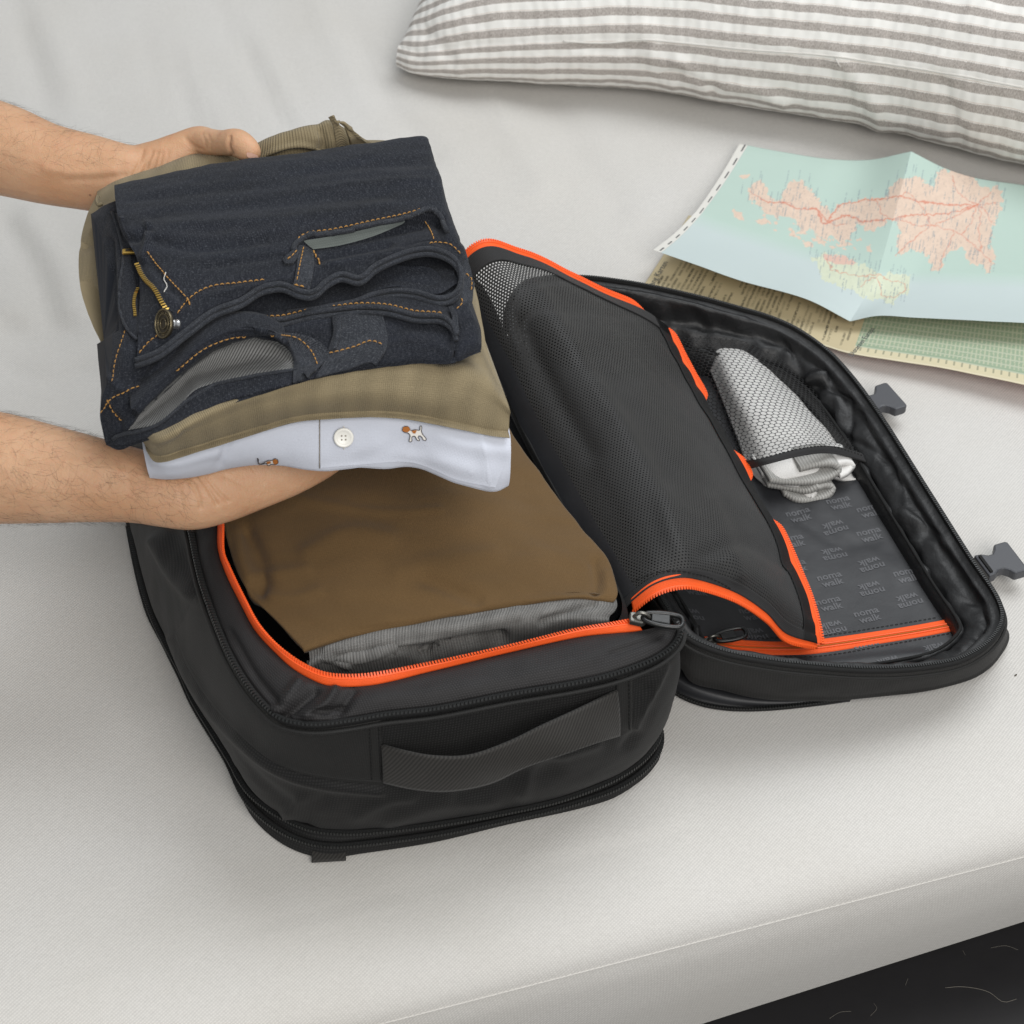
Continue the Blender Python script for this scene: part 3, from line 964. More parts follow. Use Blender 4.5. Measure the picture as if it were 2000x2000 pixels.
shell = sheet('shell', A, M['poly'], bag, closed=True)
# base with its flange
Bn = smooth_loop(outn(Bt))
Zi = Zp - on * .004 - EZ * .003
rows = np.stack((Zp * .0 + Zi, Zp * .45 + Bt * .55 + Bn * .001 + EZ * .0, Zp * .12 + Bt * .88 + Bn * .003, Bt + Bn * .001 + EZ * .001, Bt - Bn * .02 + EZ * .0004))
A = cr(rows.reshape(len(rows), -1), 26, False, False).reshape(26, NB_, 3)
basep = sheet('base_panel', A, M['poly'], bag, closed=True, caps=(1,))
# expansion zip: two rows of coil round the foot of the bag
zc1 = Zp + on * .0022
zc2 = Zp * .55 + Bt * .45 + Bn * .0035
cord('expansion_zip', zc1, .0022, M['tape'], bag, 8, True)
cord('expansion_zip', zc2, .0022, M['tape'], bag, 8, True)
vis = slice(60, 330)
teeth('zip_teeth', (zc1 + on * .0019 + EZ * .0008)[vis], .0023, (.0012, .0026, .0022), M['teeth'], bag, side=np.tile(EZ, (NB_, 1))[vis])
teeth('zip_teeth', (zc2 + Bn * .0019 + EZ * .0008)[vis], .0023, (.0012, .0026, .0022), M['teeth'], bag, side=np.tile(EZ, (NB_, 1))[vis])
# rim zip
KR = int(np.argmin(np.linalg.norm(Rm - rim_front[-1], axis=1))) + 1
rz = (Rm + on * .002 + EZ * .0005)[:KR]
cord('rim_zip', rz, .0024, M['tape'], bag, 8, ry=.003)
rt = (Rm + on * .0028 + EZ * .0030)[:KR]
teeth('rim_zip_teeth', rt, .0027, (.0014, .0040, .0016), M['teeth'], bag, side=on[:KR] + EZ * .5)
cord('rim_piping', (Rm + on * .0062 - EZ * .003)[:KR], .0016, M['smooth'], bag, 6)
# collar between the rim zip and the orange zip
col_out = np.concatenate((rim_l[1:], rim_front))
or_l = np.array([bp(.06, .43, .158), bp(.035, .41, .158), bp(.03, .35, .158), bp(.028, .285, .158)])
or_front = pts((424, 1010, .158), (425, 1073, .158), (439, 1118, .158), (468, 1178, .158), (498, 1233, .158), (535, 1274, .158), (573, 1308, .158), (621, 1334, .158), (647, 1341, .158), (722, 1340, .158), (845, 1312, .158), (990, 1277, .158), (1135, 1245, .158), (1200, 1238, .157), (1256, 1234, .155))
oi_l = np.array([bp(.064, .424, .164), bp(.041, .405, .164), bp(.036, .35, .164), bp(.034, .285, .164)])
oi_front = pts((434, 1012, .165), (436, 1081, .165), (447, 1110, .165), (476, 1170, .165), (506, 1224, .165), (547, 1268, .164), (591, 1299, .163), (630, 1316, .163), (660, 1321, .163), (715, 1320, .163), (845, 1297, .163), (990, 1265, .163), (1135, 1229, .163), (1190, 1220, .162), (1236, 1212, .160))
CO = cr(col_out, 260)
OO = cr(np.concatenate((or_l, or_front)), 260)
OI = cr(np.concatenate((oi_l, oi_front)), 260)
rows = np.stack((CO - EZ * .001, CO * .93 + OO * .07 + EZ * .003, CO * .6 + OO * .4 + EZ * .0055, CO * .25 + OO * .75 + EZ * .004, OO + EZ * .0005))
A = cr(rows.reshape(5, -1), 40, False, False).reshape(40, 260, 3)
A = rumple(A, .0022, .035, seed=8, mask=np.sin(np.linspace(0, 1, 40) * math.pi)[:, None])
for poly, w, dp in (([(560, 1400), (590, 1375), (615, 1350)], 9, -.006), ([(600, 1398), (640, 1372), (655, 1350)], 8, .005), ([(540, 1385), (565, 1360), (585, 1335)], 9, .005),
                    ([(660, 1400), (672, 1380), (690, 1352)], 7, -.004), ([(700, 1370), (900, 1345), (1150, 1290)], 14, .001),
                    ([(450, 1235), (500, 1320), (540, 1370)], 8, -.003), ([(610, 1392), (640, 1390), (668, 1385)], 6, -.003), ([(1290, 1240), (1270, 1250), (1200, 1275)], 8, -.002)):
    A = crease(A, poly, w, dp)
collar = sheet('collar', A, M['poly2'], bag, thick=.0016)
A = loft((OO + EZ * .0006, OO * .5 + OI * .5 + EZ * .0022, OI), 260, 8, arc=True)
otape = sheet('orange_zip_tape', A, M['orange'], bag, thick=.0008)
sd = OI - OO
teeth('orange_zip_teeth', OI + EZ * .0006, .0021, (.0012, .0030, .0018), M['orange_coil'], otape, side=sd)
cord('zip_rib', OI * .62 + OO * .38 + EZ * .0018, .0006, M['orange_coil'], otape, 5)
# inner walls and floor of the packed compartment
inner = np.array([bp(.06, .42, .163), bp(.036, .40, .163), bp(.033, .3, .163)] + [tuple(p - EZ * .003) for p in oi_front[:-1]] + [tuple(bp(.268, .045, .14)), tuple(bp(.262, .14, .13)), tuple(bp(.260, .25, .13)), tuple(bp(.262, .36, .14)), tuple(bp(.25, .42, .15)), tuple(bp(.16, .43, .16))])
In = cr(inner, 240, True)
cen = In.mean(0) * np.array((1, 1, 0))
def shr(z, k):
    X = In * np.array((1, 1, 0))
    return cen + (X - cen) * k + EZ * z
A = cr(np.stack((In, shr(.13, 1.03), shr(.08, 1.02), shr(.03, .98), shr(.016, .9))).reshape(5, -1), 30, False, False).reshape(30, 240, 3)
A = rumple(A, .003, .04, True, 3, mask=np.clip(np.linspace(0, 3, 30), 0, 1)[:, None])
sheet('compartment_lining', A, M['tape'], bag, closed=True, caps=(1,))

# smooth yoke panel on the corner, handle and its tabs
up_e = [(352, 1092), (379, 1163), (392, 1168), (424, 1215), (453, 1285), (483, 1338), (517, 1382), (550, 1412), (590, 1421), (660, 1419), (744, 1405)]
lo_e = [(312, 1180), (342, 1240), (352, 1270), (368, 1306), (409, 1370), (461, 1428), (517, 1477), (573, 1506), (630, 1520), (690, 1528), (748, 1533)]
def mid(a, b, t):
    return [(x1 * (1 - t) + x2 * t, y1 * (1 - t) + y2 * t) for (x1, y1), (x2, y2) in zip(a, b)]
yoke = patch('yoke_panel', [[(388, 1152)] + up_e[2:], mid([(388, 1152)] + up_e[2:], lo_e[1:], .33), mid([(388, 1152)] + up_e[2:], lo_e[1:], .66), lo_e[1:]], 110, 26, [shell], .0030, M['smooth'], bag, thick=.0035, arc=False)
stitch('seam_stitching', [(722, 1412), (724, 1470), (727, 1528)], [yoke], M['tape'], yoke, off=.0004, r=.0005)
stitch('seam_stitching', [(740, 1412), (742, 1470), (745, 1528)], [yoke], M['tape'], yoke, off=.0004, r=.0005)
tab = patch('handle_tab', [[(1204, 1316), (1218, 1313), (1234, 1309)], [(1206, 1380), (1220, 1376), (1235, 1370)], [(1211, 1440), (1222, 1436), (1234, 1430)]], 10, 24, [shell], .0034, M['smooth'], bag, thick=.0034)
stitch('seam_stitching', [(1228, 1318), (1229, 1370), (1229, 1428)], [tab], M['tape'], tab, off=.0004, r=.0005)
ht = [(744, 1457), (791, 1470), (845, 1480), (917, 1479), (990, 1453), (1062, 1417), (1135, 1384), (1207, 1350)]
hb = [(747, 1530), (809, 1543), (874, 1547), (954, 1533), (1026, 1500), (1099, 1475), (1171, 1450), (1212, 1438)]
stand = [.002, .011, .019, .023, .022, .018, .010, .0025]
def off_wall(p, d):
    h = hit(p[0], p[1], [shell])
    v0 = ((h[0] - BO) @ EY) if h else 0.0
    return bv(p[0], p[1], v0 - d)
ra = np.array([off_wall(p, d) for p, d in zip(ht, stand)])
rb = np.array([off_wall(p, d) for p, d in zip(hb, stand)])
A = loft((ra, ra * .66 + rb * .34 - EY * .0016, ra * .34 + rb * .66 - EY * .0016, rb), 90, 14)
handle = sheet('carry_handle', A, M['webbing'], bag, thick=.0024, label='sagging black webbing carry handle on the front wall')
# webbing tab under the front edge and a strap end on the side
w = [bp(.055, -.012, .002), bp(.055, -.002, .004)]
t0, t1, t2, t3 = at(609, 1668, .001), at(676, 1662, .001), at(609, 1688, .0012), at(676, 1684, .0012)
A = loft(np.array([[t0 + EY * .012 + EZ * .005, t1 + EY * .012 + EZ * .005], [t0 + EZ * .005, t1 + EZ * .005], [t2 + EZ * .003, t3 + EZ * .003]]), 24, 12)
sheet('bottom_strap', A, M['webbing'], bag, thick=.002)
q = pts((323, 1205, .05), (326, 1225, .045), (334, 1243, .04))
q2 = pts((345, 1200, .055), (346, 1222, .05), (350, 1240, .045))
sheet('side_strap', loft((q, q2), 16, 8), M['webbing'], bag, thick=.002)

# ------------------------------------------------------------------ lid lying open on the mattress
lid_pts = pts((1321, 1222, .112), (1345, 1248, .106), (1400, 1273, .097), (1500, 1294, .086), (1600, 1305, .076), (1700, 1311, .066), (1800, 1306, .057), (1880, 1290, .051), (1935, 1255, .048), (1958, 1215, .046), (1950, 1175, .045), (1894, 1090, .045), (1812, 960, .045), (1708, 797, .045), (1660, 733, .047), (1615, 686, .050), (1553, 643, .056), (1500, 620, .061), (1449, 605, .066), (1380, 586, .072), (1294, 566, .080), (1210, 551, .09), (1123, 543, .10))
lid_l = np.array([bp(.335, .445, .100), bp(.314, .425, .090), bp(.306, .36, .080), bp(.304, .25, .078), bp(.304, .15, .085), bp(.306, .08, .105)])
lid_c = np.concatenate((lid_pts, lid_l))
NL = 420
Lr = cr(lid_c, NL, True)
ln_ = smooth_loop(outn(Lr), 6)
ub = (Lr - BO) @ EX
def ring(inset, z):
    X = Lr - ln_ * inset
    X[:, 2] = z
    return X
zr = Lr[:, 2]
wb_front = pts((1330, 1300, .02), (1352, 1331, .018), (1410, 1347, .016), (1479, 1362, .014), (1560, 1366, .012), (1650, 1364, .010), (1800, 1348, .007), (1900, 1322, .006), (1946, 1285, .006), (1962, 1235, .006))
wb_rest = np.array([Lr[np.argmin(np.linalg.norm(Lr - p, axis=1))] * np.array((1, 1, 0)) + EZ * .006 - ln_[np.argmin(np.linalg.norm(Lr - p, axis=1))] * .022 for p in lid_pts[11:]])
wb_l = np.array([bp(.335, .44, .01), bp(.315, .42, .012), bp(.31, .36, .014), bp(.31, .25, .016), bp(.31, .15, .018), bp(.312, .09, .02)])
Wb = cr(np.concatenate((wb_front, wb_rest, wb_l)), NL, True)
rows = np.stack((Lr, Lr * .8 + Wb * .2 + ln_ * .0005, Lr * .5 + Wb * .5 + ln_ * .002, Lr * .2 + Wb * .8 + ln_ * .002, Wb, Wb - ln_ * .03 - EZ * .003))
rows[:, :, 2] = np.maximum(rows[:, :, 2], .002)
A = cr(rows.reshape(len(rows), -1), 50, False, False).reshape(50, NL, 3)
A = rumple(A, .0016, .05, True, 12, mask=np.sin(np.linspace(0, 1, 50) * math.pi)[:, None])
lid = sheet('lid_shell', A, M['poly'], bag, closed=True, caps=(1,), label='black woven outer shell of the opened lid')
# zip round the lid's rim
cord('lid_zip', Lr + EZ * .0004, .0022, M['tape'], lid, 8, True, ry=.0024)
lt = Lr - ln_ * .0010 + EZ * .0030
teeth('lid_zip_teeth', np.concatenate((lt, lt[:1])), .0021, (.0012, .0024, .0012), M['teeth'], lid, side=np.concatenate((ln_, ln_[:1])))
cord('lid_piping', Lr + ln_ * .003 - EZ * .0045, .0014, M['smooth'], lid, 6, True)
# gusset: the rolled lining inside the rim
def floor_z(X):
    u = (X - BO) @ EX
    return .016 + np.maximum(0, .40 - u) * .45 + np.maximum(0, u - .5) * .02
fl_ring = ring(.034, 0)
fl_ring[:, 2] = floor_z(fl_ring)
fz_ = fl_ring[:, 2]
dzz = np.maximum(zr - fz_, .012)
rows = np.stack((Lr, ring(.005, zr - .0022), ring(.009, zr - .0035), ring(.0105, zr - dzz * .35), ring(.0175, zr - dzz * .42), ring(.0245, zr - dzz * .60), ring(.026, zr - dzz * .85), ring(.029, zr - dzz * .60), ring(.033, zr - dzz * .72), ring(.0345, fz_ + .001)))
A = cr(rows.reshape(len(rows), -1), 44, False, False).reshape(44, NL, 3)
mk = np.clip(np.sin(np.linspace(0, 1, 44) * math.pi) * 1.4 - .2, 0, 1)[:, None]
A = crinkle(A, .0050, .045, True, 21, mask=mk)
A = crinkle(A, .0020, .018, True, 23, mask=mk)
Ng = face_cam(normals(A, True), A)
gi, gj = np.meshgrid(np.arange(NL), np.arange(44))
for _ in range(95):
    i0, j0, sl = rs.randint(NL), rs.uniform(14, 34), rs.uniform(-1.4, 1.4)
    di = (gi - i0 - sl * (gj - j0) + NL / 2) % NL - NL / 2
    A = A + Ng * (rs.choice((-1, 1)) * rs.uniform(.0012, .0036) * np.exp(-(di / rs.uniform(1.0, 2.4)) ** 2 - ((gj - j0) / rs.uniform(4, 9)) ** 2) * mk)[..., None]
gus = sheet('lid_gusset', A, M['gusset'], bag, closed=True)
cord('gusset_binding', ring(.0305, zr - dzz * .60 + .001), .0014, M['tape'], gus, 6, True)
# lid floor lining
NR = 60
rows = []
cxy = fl_ring.mean(0)
for k in np.linspace(1, .02, NR):
    X = cxy + (fl_ring - cxy) * k
    X[:, 2] = floor_z(X)
    rows.append(X)
A = np.array(rows)
A[..., 2] += .0016 * perlin(A / .07 + 3) + .0007 * perlin(A / .025)
# pad: a slight swell towards the zip pocket
for poly, w, dp in (([(1530, 1310), (1640, 1296), (1800, 1280)], 10, .002), ([(1560, 1010), (1640, 1060), (1700, 1060)], 16, -.0014), ([(1600, 985), (1660, 1050), (1750, 1120)], 22, .0014)):
    A = crease(A, poly, w, dp, up)
lin = sheet('lid_lining', A, M['lining'], bag, closed=True, caps=(1,), label='dark grey coated lid lining with repeating noma walk print')
def DD(x, y):
    return 1200 + .4141 * x, 600 + .4141 * y
TV, TF = text_mesh('noma\nwalk', .0092, .00022)
def logo(x, y, flip, mat, objs, parent, sc=1.0, keep=None):
    px, py = DD(x, y)
    h = hit(px, py, objs)
    if h is None:
        return
    a = math.radians(16 + (180 if flip else 0))
    d, e = np.array((math.cos(a), math.sin(a), 0)), np.array((-math.sin(a), math.cos(a), 0))
    W = h[0] + TV[:, :1] * d * sc + TV[:, 1:2] * e * sc
    raw('logo_print', drop(W, objs, .00035), TF, mat, parent, False)
for x, y, fl_ in ((1205, 960, 0), (1205, 1075, 0), (1020, 1285, 0), (1015, 1400, 0), (1195, 1455, 0), (1380, 1265, 0), (1550, 1330, 0), (1550, 1448, 0), (1360, 1145, 0), (870, 985, 0), (840, 1105, 0),
                  (1040, 1040, 1), (1035, 1165, 1), (1210, 1215, 1), (1210, 1330, 1), (1390, 1385, 1), (1030, 1515, 1), (1205, 850, 1), (1180, 1580, 1), (1440, 1700, 1), (1300, 1690, 1), (1520, 1620, 1),
                  (850, 1225, 0), (650, 1445, 0), (360, 1450, 1), (660, 1545, 1), (380, 1330, 0), (1060, 925, 0)):
    logo(x, y, fl_, M['print'], [lin], lin)
# orange zip of the lid's pocket
zt = [(1376, 1243), (1465, 1251), (1530, 1253), (1593, 1249), (1738, 1229), (1810, 1217), (1882, 1203)]
zb = [(1372, 1264), (1428, 1276), (1552, 1279), (1600, 1276), (1738, 1254), (1810, 1242), (1889, 1227)]
zm = mid(zt, zb, .5)
oz = patch('pocket_zip_tape', [zt, mid(zt, zb, .3), zm, mid(zt, zb, .7), zb], 90, 12, [lin], .0012, M['orange'], bag, thick=.001, label='closed orange zip across the lid lining')
P, N = hits(zm, 120, [oz], .0003)
cord('zip_line', P, .0005, M['d_orange'], oz, 5)
for dy in (-3.5, 3.5):
    P, N = hits([(x, y + dy) for x, y in zm], 100, [oz], .0002)
    cord('coil', P, .0008, M['orange_coil'], oz, 6)
stitch('seam_stitching', [(1330, 1243), (1400, 1247), (1500, 1247), (1600, 1243), (1740, 1222), (1890, 1196)], [lin], M['tape'], oz, off=.0004, r=.00028)
stitch('seam_stitching', [(1480, 1283), (1600, 1282), (1740, 1259), (1890, 1231)], [lin], M['tape'], oz, off=.0004, r=.00028)

# zip pullers
def puller(name, px, py, z, ang, tilt, size, parent, objs=None):
    """slider body, bridge and a pull with a window"""
    c = at(px, py, z)
    d = np.array((math.cos(ang), math.sin(ang), tilt))
    d /= np.linalg.norm(d)
    e = np.cross(EZ, d)
    e /= np.linalg.norm(e)
    n = np.cross(d, e)
    s = size
    sl = prism('slider', [(-.0055*s, -.004*s), (.003*s, -.0048*s), (.0055*s, -.0025*s), (.0055*s, .0025*s), (.003*s, .0048*s), (-.0055*s, .004*s)], d, e, c - n * .001, .0045 * s, M['slider'], parent, .0009)
    arc = np.array([c + d * (-.003*s) + n * .0030*s, c + n * .0075*s, c + d * .005*s + n * .0070*s, c + d * .0075*s + n * .004*s])
    cord('bridge', cr(arc, 12), .0013 * s, M['slider'], sl, 8)
    p0 = c + d * .0045 * s + n * .0042 * s
    L, w = .0245 * s, .0052 * s
    ou = cr(np.array([(0, -w*.55, 0), (.35*L, -w, 0), (.8*L, -w, 0), (.96*L, -w*.75, 0), (L, 0, 0), (.96*L, w*.75, 0), (.8*L, w, 0), (.35*L, w, 0), (0, w*.55, 0), (-.06*L, 0, 0)]), 40, True)
    fr = np.array([p0 + d * q[0] + e * q[1] for q in ou])
    pl = cord('pull', fr, .0017 * s, M['pull'], sl, 8, True)
    cen_ = [(.16*L, -w*.62), (.66*L, -w*.78), (.66*L, w*.78), (.16*L, w*.62)]
    prism('pull_plate', cen_, d, e, p0 - n * .0012 * s, .0024 * s, M['pull'], sl, .0006)
    return sl
puller('main', 1245, 1212, .163, math.radians(-4), -.12, 1.05, bag)
h = hit(1388, 1256, [lin, oz], .002)
puller('pocket', 1388, 1256, h[0][2], math.radians(16), 0.02, .95, bag)

# open outer pocket under the lid: shiny flange with its own zip
fo_ = pts((1296, 1338, .004), (1330, 1362, .003), (1375, 1379, .003), (1433, 1387, .003), (1503, 1386, .003), (1596, 1376, .003), (1660, 1366, .003))
fi_ = pts((1310, 1318, .014), (1345, 1338, .012), (1390, 1352, .010), (1440, 1362, .008), (1503, 1368, .007), (1596, 1366, .006), (1660, 1360, .006))
mid_ = fo_ * .5 + fi_ * .5 - EZ * .003
A = loft((fi_ + EY * .02, fi_, mid_, fo_), 80, 18)
A[..., 2] = np.maximum(A[..., 2], .0015)
fl2 = sheet('pocket_flange', A, M['lining'], bag, thick=.001)
F2 = cr(fo_, 90)
cord('flange_zip', F2 + EZ * .001, .0016, M['tape'], fl2, 6)
teeth('flange_zip_teeth', F2 + EZ * .0028, .0022, (.0012, .0024, .0014), M['teeth'], fl2)

# buckles on webbing at the lid's outer edge
def buckle(px, py, tip, z=.018):
    c = at(px, py, z)
    e = at(tip[0], tip[1], z)
    d = (e - c) / np.linalg.norm(e - c)
    n_ = np.array((-d[1], d[0], 0))
    w = .017
    half_ = [(0, .0125), (.006, .0115), (.0105, .0085), (.0145, .0085), (.018, .0120), (.0205, w), (.030, w), (.0325, w * .93)]
    ol = [(x, y) for x, y in half_] + [(x, -y) for x, y in half_[::-1]]
    b_ = prism('buckle', ol[::-1], d, n_, c + EZ * .0045, -.009, M['plastic'], bag, .0014, label='charcoal plastic clip buckle at the lid edge')
    wbb = [(-.03, .0115), (.001, .0115), (.001, -.0115), (-.03, -.0115)]
    prism('buckle_strap', wbb[::-1], d, n_, c + EZ * .0025, -.003, M['webbing'], b_, .0005)
    prism('strap_bar', [(.002, .0095), (.0045, .0095), (.0045, -.0095), (.002, -.0095)][::-1], d, n_, c + EZ * .006, -.002, M['tape'], b_, .0003)
buckle(1688, 797, (1748, 777))
buckle(1916, 1112, (1990, 1090))

# ------------------------------------------------------------------ mesh flap of the main compartment
fr_ = {.044: [(.262, .118), (.277, .135), (.293, .146), (.312, .146), (.352, .120), (.382, .086), (.402, .055), (.430, .034)],
       .066: [(.260, .116), (.280, .142), (.300, .155), (.320, .157), (.352, .140), (.385, .108), (.410, .075), (.434, .044)],
       .13: [(.256, .114), (.280, .140), (.303, .157), (.322, .160), (.355, .139), (.390, .107), (.420, .076), (.440, .052)],
       .22: [(.254, .112), (.278, .140), (.303, .158), (.323, .161), (.358, .139), (.392, .108), (.422, .078), (.443, .054)],
       .30: [(.256, .116), (.276, .148), (.299, .166), (.318, .167), (.355, .143), (.390, .113), (.420, .082), (.445, .054)],
       .36: [(.258, .124), (.273, .163), (.293, .178), (.312, .172), (.350, .148), (.386, .118), (.420, .088), (.446, .058)],
       .395: [(.260, .140), (.269, .180), (.285, .189), (.316, .172), (.358, .138), (.390, .111), (.424, .086), (.447, .062)]}
rows = [np.array([bp(u, v, z) for u, z in c]) for v, c in fr_.items()]
FA = loft(rows, 150, 150, arc=True)
ed_m = np.linspace(0, 1, 150)[None, :] * np.ones((150, 1))
FA = rumple(FA, .0022, .07, seed=31)
for poly, w, dp in (([(1044, 560), (1096, 648), (1132, 696), (1184, 771), (1246, 868), (1290, 956), (1316, 1044), (1345, 1110)], 20, .003),
                    ([(1380, 1080), (1460, 1060), (1530, 1100)], 16, -.003), ([(1020, 640), (1080, 760), (1150, 880)], 24, -.004), ([(1150, 700), (1230, 800), (1300, 930)], 26, -.003),
                    ([(1390, 980), (1420, 1060), (1440, 1120)], 18, .003)):
    FA = crease(FA, poly, w, dp)
# gathers along the free edge
k = np.clip((ed_m - .86) / .14, 0, 1)
FA = FA + EZ * (k * .0012 * np.sin(np.linspace(0, 1, 150)[:, None] * 58 + 2.2 * np.sin(np.linspace(0, 9, 150))[:, None]))[..., None]
ISP = 20
flapl = sheet('flap_lining', FA[:, :ISP + 1], M['lining'], bag)
net = sheet('mesh_flap', FA[:, ISP:], M['net'], bag, label='black see-through mesh flap folded over the lid')
for (px, py) in ((1020, 700), (1053, 775), (985, 610), (1120, 860)):
    h = hit(px, py, [flapl])
    if h is not None:
        W = h[0] + TV[:, :1] * (-EX) * .8 + TV[:, 1:2] * (EY * .35 - EX * .2 + EZ * .4)
        # press the print on the lining
        out = []
        for v in W:
            q = SURF[flapl].find_nearest(Vector(v))
            nn = np.array(q[1])
            nn = nn if nn @ (CAM - np.array(q[0])) > 0 else -nn
            out.append(np.array(q[0]) + nn * .0012)
        raw('logo_print', out, TF, M['print_dark'], flapl, False)
Nf = face_cam(normals(FA), FA)
def strip(name, S_, mat, lift, parent, thick=.0010):
    return sheet(name, S_ + lift, mat, parent, thick=thick, offset=0)
strip('front_binding', FA[:9, 8:], M['binding'], Nf[:9, 8:] * .0009, net)
strip('edge_binding', FA[:, 139:], M['tape'], Nf[:, 139:] * .0010, net)
strip('rear_binding', FA[139:, 8:], M['binding'], Nf[139:, 8:] * .0010, net)
stitch('binding_stitching', [(1237, 1138), (1290, 1118), (1347, 1118), (1413, 1143), (1457, 1180), (1500, 1215)], [net], M['tape'], net, off=.0016, r=.0005)
# the orange zip running round the flap's free edge
fe = FA[0, 14:]                 # front edge
se = FA[:, -1]                  # long edge
se = np.stack([np.convolve(np.pad(se[:, j], 8, mode='reflect', reflect_type='odd'), np.ones(17) / 17, 'valid') for j in range(3)], -1)
be = FA[-1, ::-1][:142]         # rear edge
def outward(P, base_dir):
    return np.tile(base_dir / np.linalg.norm(base_dir), (len(P), 1))
def orange_edge(P, dirv, width, name):
    A_ = loft((P - dirv * .003, P + dirv * width * .5, P + dirv * width), len(P), 5, arc=False)
    t_ = sheet(name, A_, M['orange'], net, thick=.0009, offset=0)
    E_ = P + dirv * (width - .0006)
    teeth('orange_zip_teeth', E_, .0021, (.0012, .0030, .0024), M['orange_coil'], t_, side=dirv)
    cord('zip_coil', P + dirv * (width - .0016), .0011, M['orange_coil'], t_, 6)
    return t_
dn = -EY * .55 - EZ * .75
dn = dn / np.linalg.norm(dn)
wf = np.full((len(fe), 1), .0072)
wf[-30:, 0] = np.linspace(.0072, .0045, 30)
orange_edge(fe, outward(fe, dn), wf, 'orange_zip_front')
py_se = proj(se)[:, 1]
px_se = proj(se)[:, 0]
vis_k = np.zeros(len(se))
for y0, y1 in ((640, 782), (884, 938), (1016, 1300)):
    vis_k = np.maximum(vis_k, 1 / (1 + np.exp(-(py_se - y0) / 5)) * 1 / (1 + np.exp((py_se - y1) / 5)))
ow = (-.004 + .0105 * vis_k)[:, None]
orange_edge(se, outward(se, EX * .9 - EZ * .3), ow, 'orange_zip_side')
bo = EY * .7 + EZ * .35
vb = 1 / (1 + np.exp((proj(be)[:, 0] - 1255) / 6))
orange_edge(be, outward(be, bo), (-.003 + .0095 * vb)[:, None], 'orange_zip_rear')

# ------------------------------------------------------------------ mesh pocket in the lid with a pair of socks
top = [(1299, 637), (1366, 640), (1448, 645), (1500, 652), (1531, 662)]
pk = [[(1299, 640, .045), (1366, 642, .04), (1440, 646, .036), (1500, 654, .032), (1540, 668, .028)],
      [(1330, 700, .040), (1380, 690, .056), (1450, 690, .056), (1520, 706, .042), (1568, 722, .026)],
      [(1372, 780, .040), (1425, 770, .060), (1500, 768, .060), (1570, 780, .044), (1612, 790, .024)],
      [(1415, 850, .040), (1460, 835, .058), (1540, 826, .056), (1610, 834, .040), (1650, 845, .022)],
      [(1440, 893, .046), (1480, 892, .062), (1555, 874, .062), (1620, 868, .050), (1676, 882, .030)],
      [(1456, 918, .046), (1495, 908, .060), (1558, 892, .060), (1622, 886, .048), (1700, 906, .026)]]
A = loft([pts(*r) for r in pk], 80, 80)
A = rumple(A, .0008, .03, seed=41)
pocket = sheet('mesh_pocket', A[:68], M['net_big'], bag, label='see-through mesh pocket in the lid holding socks')
hem = sheet('pocket_hem', A[66:] + face_cam(normals(A), A)[66:] * .0006, M['binding'], pocket, thick=.0014, offset=0)
stitch('hem_stitching', [(1455, 902), (1500, 893), (1560, 878), (1620, 873), (1690, 893)], [hem], M['tape'], hem, off=.0004, r=.0005)

socks = thing('socks', 'folded pair of white socks with grey ribbed cuffs poking out of the mesh pocket', 'socks', tuple(at(1560, 900, .02)))
rows = [[(1362, 636, .030), (1392, 632, .042), (1425, 636, .042), (1455, 646, .030)], [(1372, 672, .032), (1405, 664, .052), (1455, 668, .052), (1498, 682, .030)],
        [(1402, 750, .032), (1440, 742, .056), (1510, 744, .054), (1565, 760, .030)], [(1432, 825, .032), (1475, 815, .054), (1555, 812, .052), (1625, 825, .028)],
        [(1455, 885, .030), (1505, 896, .046), (1580, 880, .046), (1655, 892, .028)], [(1486, 918, .026), (1520, 908, .040), (1590, 898, .040), (1668, 905, .026)]]
A = loft([pts(*r) for r in rows], 44, 50) - EZ * .010 - EY * .010
A = rumple(A, .0010, .03, seed=44)
sheet('sock_foot', A, M['sock_white'], socks, thick=.006)
def cuff(path, wr, name, mat, k=2.2):
    P = cr(pts(*path), 46)
    nrm = np.array((0, .72, .69))
    nrm = np.array((0, .5, .866))
    A_ = np.stack([P + nrm * 0 + EY * t for t in np.linspace(-wr, .022, 9)])
    return sheet(name, A_, mat, socks, thick=.0048, offset=0)
cuff([(1503, 936, .036), (1530, 940, .033), (1570, 941, .032), (1620, 932, .032), (1638, 916, .036), (1628, 906, .041), (1600, 906, .042), (1560, 915, .040)], .002, 'sock_cuff', M['sock_grey'])
cuff([(1498, 945, .026), (1540, 952, .024), (1575, 958, .024), (1600, 950, .028)], .002, 'sock_cuff', M['sock_grey'])
cuff([(1530, 962, .020), (1556, 976, .018), (1590, 976, .017), (1620, 966, .019), (1626, 952, .023), (1612, 948, .026), (1596, 954, .026)], .0015, 'sock_cuff', M['sock_grey'])
cuff([(1635, 905, .038), (1652, 903, .036), (1664, 908, .033), (1655, 922, .031), (1640, 930, .031)], .002, 'sock_fold', M['sock_white'])
cuff([(1488, 925, .031), (1505, 934, .030), (1530, 944, .029), (1560, 948, .028)], .001, 'sock_fold', M['sock_white'])
cuff([(1572, 962, .021), (1584, 972, .019), (1594, 960, .022)], .001, 'sock_fold', M['sock_white'])

